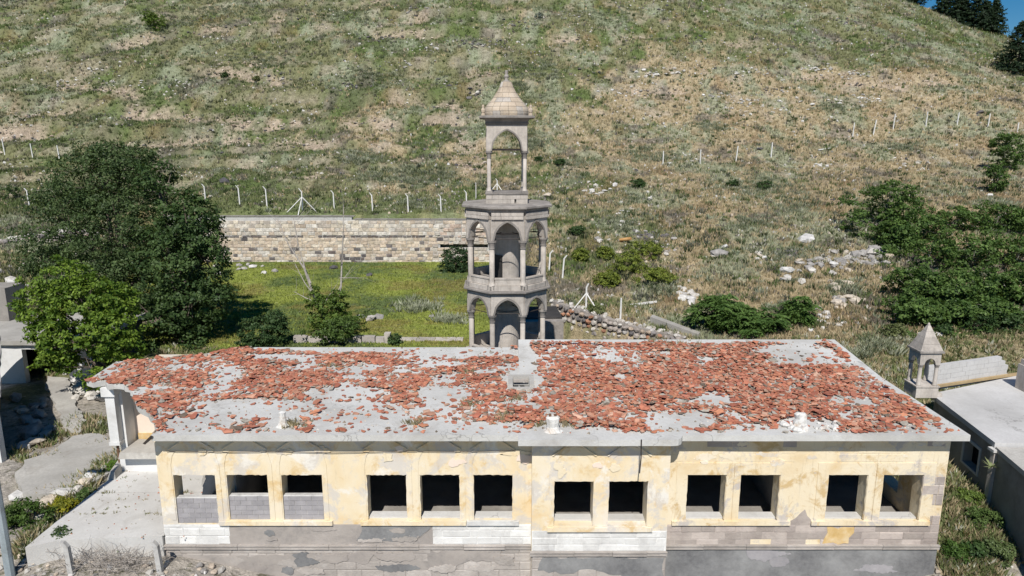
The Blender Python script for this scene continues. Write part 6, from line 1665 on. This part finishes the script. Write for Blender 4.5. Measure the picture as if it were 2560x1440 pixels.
# fern-leaved trees (long compound leaves in whorls) ---------------------
def frond_tree(name, label, base, lobes, n_wh, seed, ca, cb, r0=.09, fr=9, fl=.75, cat='tree', group=None, bark='bark_pale'):
    rng = np.random.default_rng(seed); rr = random.Random(seed); base = Vector(base)
    T = empty(name, base); tag(T, label, cat, group)
    tot = sum(l[3]*l[4] for l in lobes); VV, CC = [], []; mb = MB(); hubs = []
    for l in lobes:
        k = max(4, int(n_wh*l[3]*l[4]/tot))
        d = rng.normal(0, 1, (k, 3)); d[:, 2] = np.abs(d[:, 2])*.9-.25; d /= np.linalg.norm(d, axis=1)[:, None]
        cc = np.array(l[:3])-np.array(base) + d*np.array(l[3:6])*rng.uniform(.62, 1.08, (k, 1)); hubs.append(cc)
    H_ = np.concatenate(hubs); n = len(H_)
    az = rng.uniform(0, 2*PI, (n, fr)); el = rng.uniform(.05, .75, (n, fr)); Ln = fl*rng.uniform(.65, 1.2, (n, fr))
    nl = 7; s = (np.arange(nl)+1.0)/nl
    for side in (-1, 1):
        t = s[None, None, :]; L3 = Ln[..., None]
        x = np.cos(az)[..., None]*np.cos(el)[..., None]*L3*t; y = np.sin(az)[..., None]*np.cos(el)[..., None]*L3*t; z = np.sin(el)[..., None]*L3*t - .75*L3*t**2*.75
        C0 = H_[:, None, None, :] + np.stack([x, y, z], -1)
        dx, dy = np.cos(az)[..., None]*np.ones_like(t), np.sin(az)[..., None]*np.ones_like(t)
        ll = .32*Ln[..., None]*(1.1-.55*t); w = .17*Ln[..., None]*np.ones_like(t)
        sxv = np.stack([-dy*side*.9+dx*.45, dx*side*.9+dy*.45, np.broadcast_to(rng.uniform(-.95, .25, dx.shape[:2]+(1,)), dx.shape)], -1); fw = np.stack([dx, dy, rng.uniform(-.9, .9, dx.shape)], -1)
        tip = C0 + sxv*ll[..., None]; mid = C0 + sxv*ll[..., None]*.45
        V = np.stack([C0, mid+fw*w[..., None]*.5, tip, mid-fw*w[..., None]*.5], -2)
        VV.append(V.reshape(-1, 3))
        q = np.clip(rng.uniform(0, 1, (n, 1, 1, 1))*np.ones((n, fr, nl, 1)) + rng.normal(0, .15, (n, fr, nl, 1)), 0, 1)
        col = np.array(ca)*(1-q)+np.array(cb)*q; CC.append(np.repeat(col.reshape(-1, 3), 4, 0))
    V = np.concatenate(VV); F = np.arange(len(V)).reshape(-1, 4)
    link('crown', np_mesh('crown', V, F, np.concatenate(CC)), M['leaf'], T)
    lb = [(l[0]-base.x, l[1]-base.y, l[2]-base.z, *l[3:]) for l in lobes]
    for i, l in enumerate(lb):
        b0 = Vector((rr.uniform(-.4,.4), rr.uniform(-.4,.4), -.2)); e = Vector(l[:3])
        mb.tube([b0, b0.lerp(e, .5)+Vector((rr.uniform(-.2,.2), 0, .2)), e], [r0, r0*.7, r0*.35], 6)
        for _ in range(6):
            h = Vector(H_[rr.randrange(n)])
            if (h-e).length < max(l[3:])*1.4: mb.tube([e.lerp(Vector((b0)), .2), e.lerp(h, .5), h], [r0*.35, r0*.22, r0*.1], 4, False)
    mb.build('trunk', M[bark], T, True)
    return T
AI_A, AI_B = (.050,.098,.024), (.130,.205,.052)
grove = [ # (u, v crown centre, y, ru, rv)
    (2215,510,56,85,42),(2290,590,53,80,48),(2380,570,55,85,42),(2480,560,55,85,42),(2560,580,54,70,50),
    (2310,660,48,95,50),(2420,650,48,95,50),(2530,660,48,90,55),(2280,730,43,85,50),(2370,740,42.5,90,52),(2460,735,42.5,90,52),(2550,740,42,80,55),
    (2270,785,40,70,38),(2370,795,39.5,75,38),(2460,790,39.5,75,40),(2230,590,52,50,30)]
WHERE = ['leftmost and highest, reaching out over dry grass','upper left part','upper middle part','upper right part','upper edge at the frame','middle left part','middle part','middle part near the right edge','lower left part','lower middle part','lower right part','lower edge at the frame','front left edge','front edge behind the turret tip','front right edge','left edge under the highest one']
for i, (u, v, y, ru, rv) in enumerate(grove):
    l = lobe_px(u, v, y, ru, rv); b = gz(l[0], y)
    l = (*l[:3], l[3]*1.15, l[4]*1.2, l[5]*1.2)
    l2 = (l[0]+l[3]*.4, l[1]-.7, l[2]-l[5]*.55, l[3]*.8, l[4]*.8, l[5]*.8); l3 = (l[0]-l[3]*.4, l[1]-1.0, l[2]-l[5]*.95, l[3]*.85, l[4]*.9, l[5]*.9)
    tree('thicket_tree', 'dark fern-leaved tree in the right thicket, ' + WHERE[i], b, [l, l2, l3, (l[0], l[1]-.6, l[2]+l[5]*.45, l[3]*.55, l[4]*.6, l[5]*.75)], 520, 20, .36, .21, AI_A, AI_B, .07, 200+i, 'tree', 'fern-leaved trees of the right thicket', 'bark_pale', drop_hole=.17)
for i, (u, v, y, ru, rv, n, lab) in enumerate([(1795,785,40.5,62,52,95,'fern-leaved bush rising behind the roof at its right half'),(1870,808,40,80,42,95,'wide fern-leaved bush right of the first one behind the roof'),(1998,790,41,30,52,50,'narrow upright fern-leaved sapling between the bush and the stone heap'),(2518,378,66,46,46,90,'lone fern-leaved tree on the slope at the right edge'),(2492,445,62,28,36,36,'small fern-leaved sapling below the lone tree at the right edge'),(1945,770,42,20,28,16,'small fern-leaved sapling right of the wide bush')]):
    l = lobe_px(u, v, y, ru, rv); p = hit(u, v+rv, 36)
    if i >= 3:
        p = hit(u, v+rv*1.05, 45); l = lobe_px(u, v, p.y, ru, rv)
    b = gz(l[0], l[1])
    l2 = (l[0]+l[3]*.3, l[1], l[2]-l[5]*.5, l[3]*.6, l[4]*.6, l[5]*.6)
    if i in (3, 4):
        tree('fern_leaved_tree', lab, b, [l, l2, (l[0]-l[3]*.35, l[1], l[2]+l[5]*.4, l[3]*.55, l[4]*.6, l[5]*.6)], n*4, 20, .32, .2, AI_A, AI_B, .05, 300+i, 'tree', 'fern-leaved saplings', 'bark_pale', drop_hole=.17); continue
    frond_tree('fern_leaved_tree', lab, b, [l, l2], n, 300+i, (.060,.115,.028), (.125,.205,.052), .05, 9, .62 if i != 3 else .9, 'tree', 'fern-leaved saplings')
# conifers on the skyline ------------------------------------------------
def conifer(label, u, v, y, Hm, Rm, seed):
    rng = np.random.default_rng(seed); rr = random.Random(seed); d = ray(u, v); X = d.x/d.y*y
    b = Vector((X, y, float(zt(X, y))-.4)); T = empty('conifer_tree', b); tag(T, label, 'tree', 'dark conifers on the skyline')
    mb = MB(); mb.tube([(0,0,-.5),(.1,0,Hm*.5),(0,0,Hm)], [.22,.13,.03], 7); mb.build('trunk', M['bark'], T)
    pts, out = [], []
    nb = 210
    for i in range(nb):
        t = (i+.5)/nb; z = Hm*(.06+.93*t); L_ = Rm*(1-t)**.75*rr.uniform(.7, 1.15)+.15; a = rr.uniform(0, 2*PI)
        for j in range(int(24*(.35+L_/Rm))):
            q = rr.uniform(.15, 1); pts.append((math.cos(a)*L_*q+rr.gauss(0,.16), math.sin(a)*L_*q+rr.gauss(0,.16), z+L_*q*.12-.3*q*q*L_*.5+rr.gauss(0,.09))); out.append((math.cos(a)*.4, math.sin(a)*.4, .5))
    C0 = np.array(pts); col = np.array((.014,.030,.016))+rng.uniform(0, 1, (len(C0), 1))*np.array((.030,.042,.020))
    V, F, C = leaf_mesh(C0, rng.uniform(.35, .75, len(C0)), col, np.array(out), .35, rng)
    link('foliage', np_mesh('foliage', V, F, C), M['leaf'], T)
for i, (u, v, y, Hm, Rm, lab) in enumerate([(2358,40,158,7.2,2.6,'leftmost spiry conifer standing on the skyline ridge'),(2398,52,156,7.6,2.6,'second spiry conifer from the left on the skyline ridge'),(2433,66,154,8.6,3.2,'tallest rounded conifer in the middle of the skyline group'),(2482,82,152,7.0,3.0,'low spreading conifer at the right end of the skyline group'),(2546,145,118,8.2,4.2,'large dark conifer at the top right edge below the ridge'),(2282,8,160,5.0,3.0,'dark conifer cut by the top edge left of the skyline group'),(2400,60,160,5.5,2.5,'short conifer hidden behind the skyline group'),(2458,78,153,6.0,2.8,'conifer between the tallest and the spreading one')]):
    conifer(lab, u, v, y, Hm, Rm, 400+i)
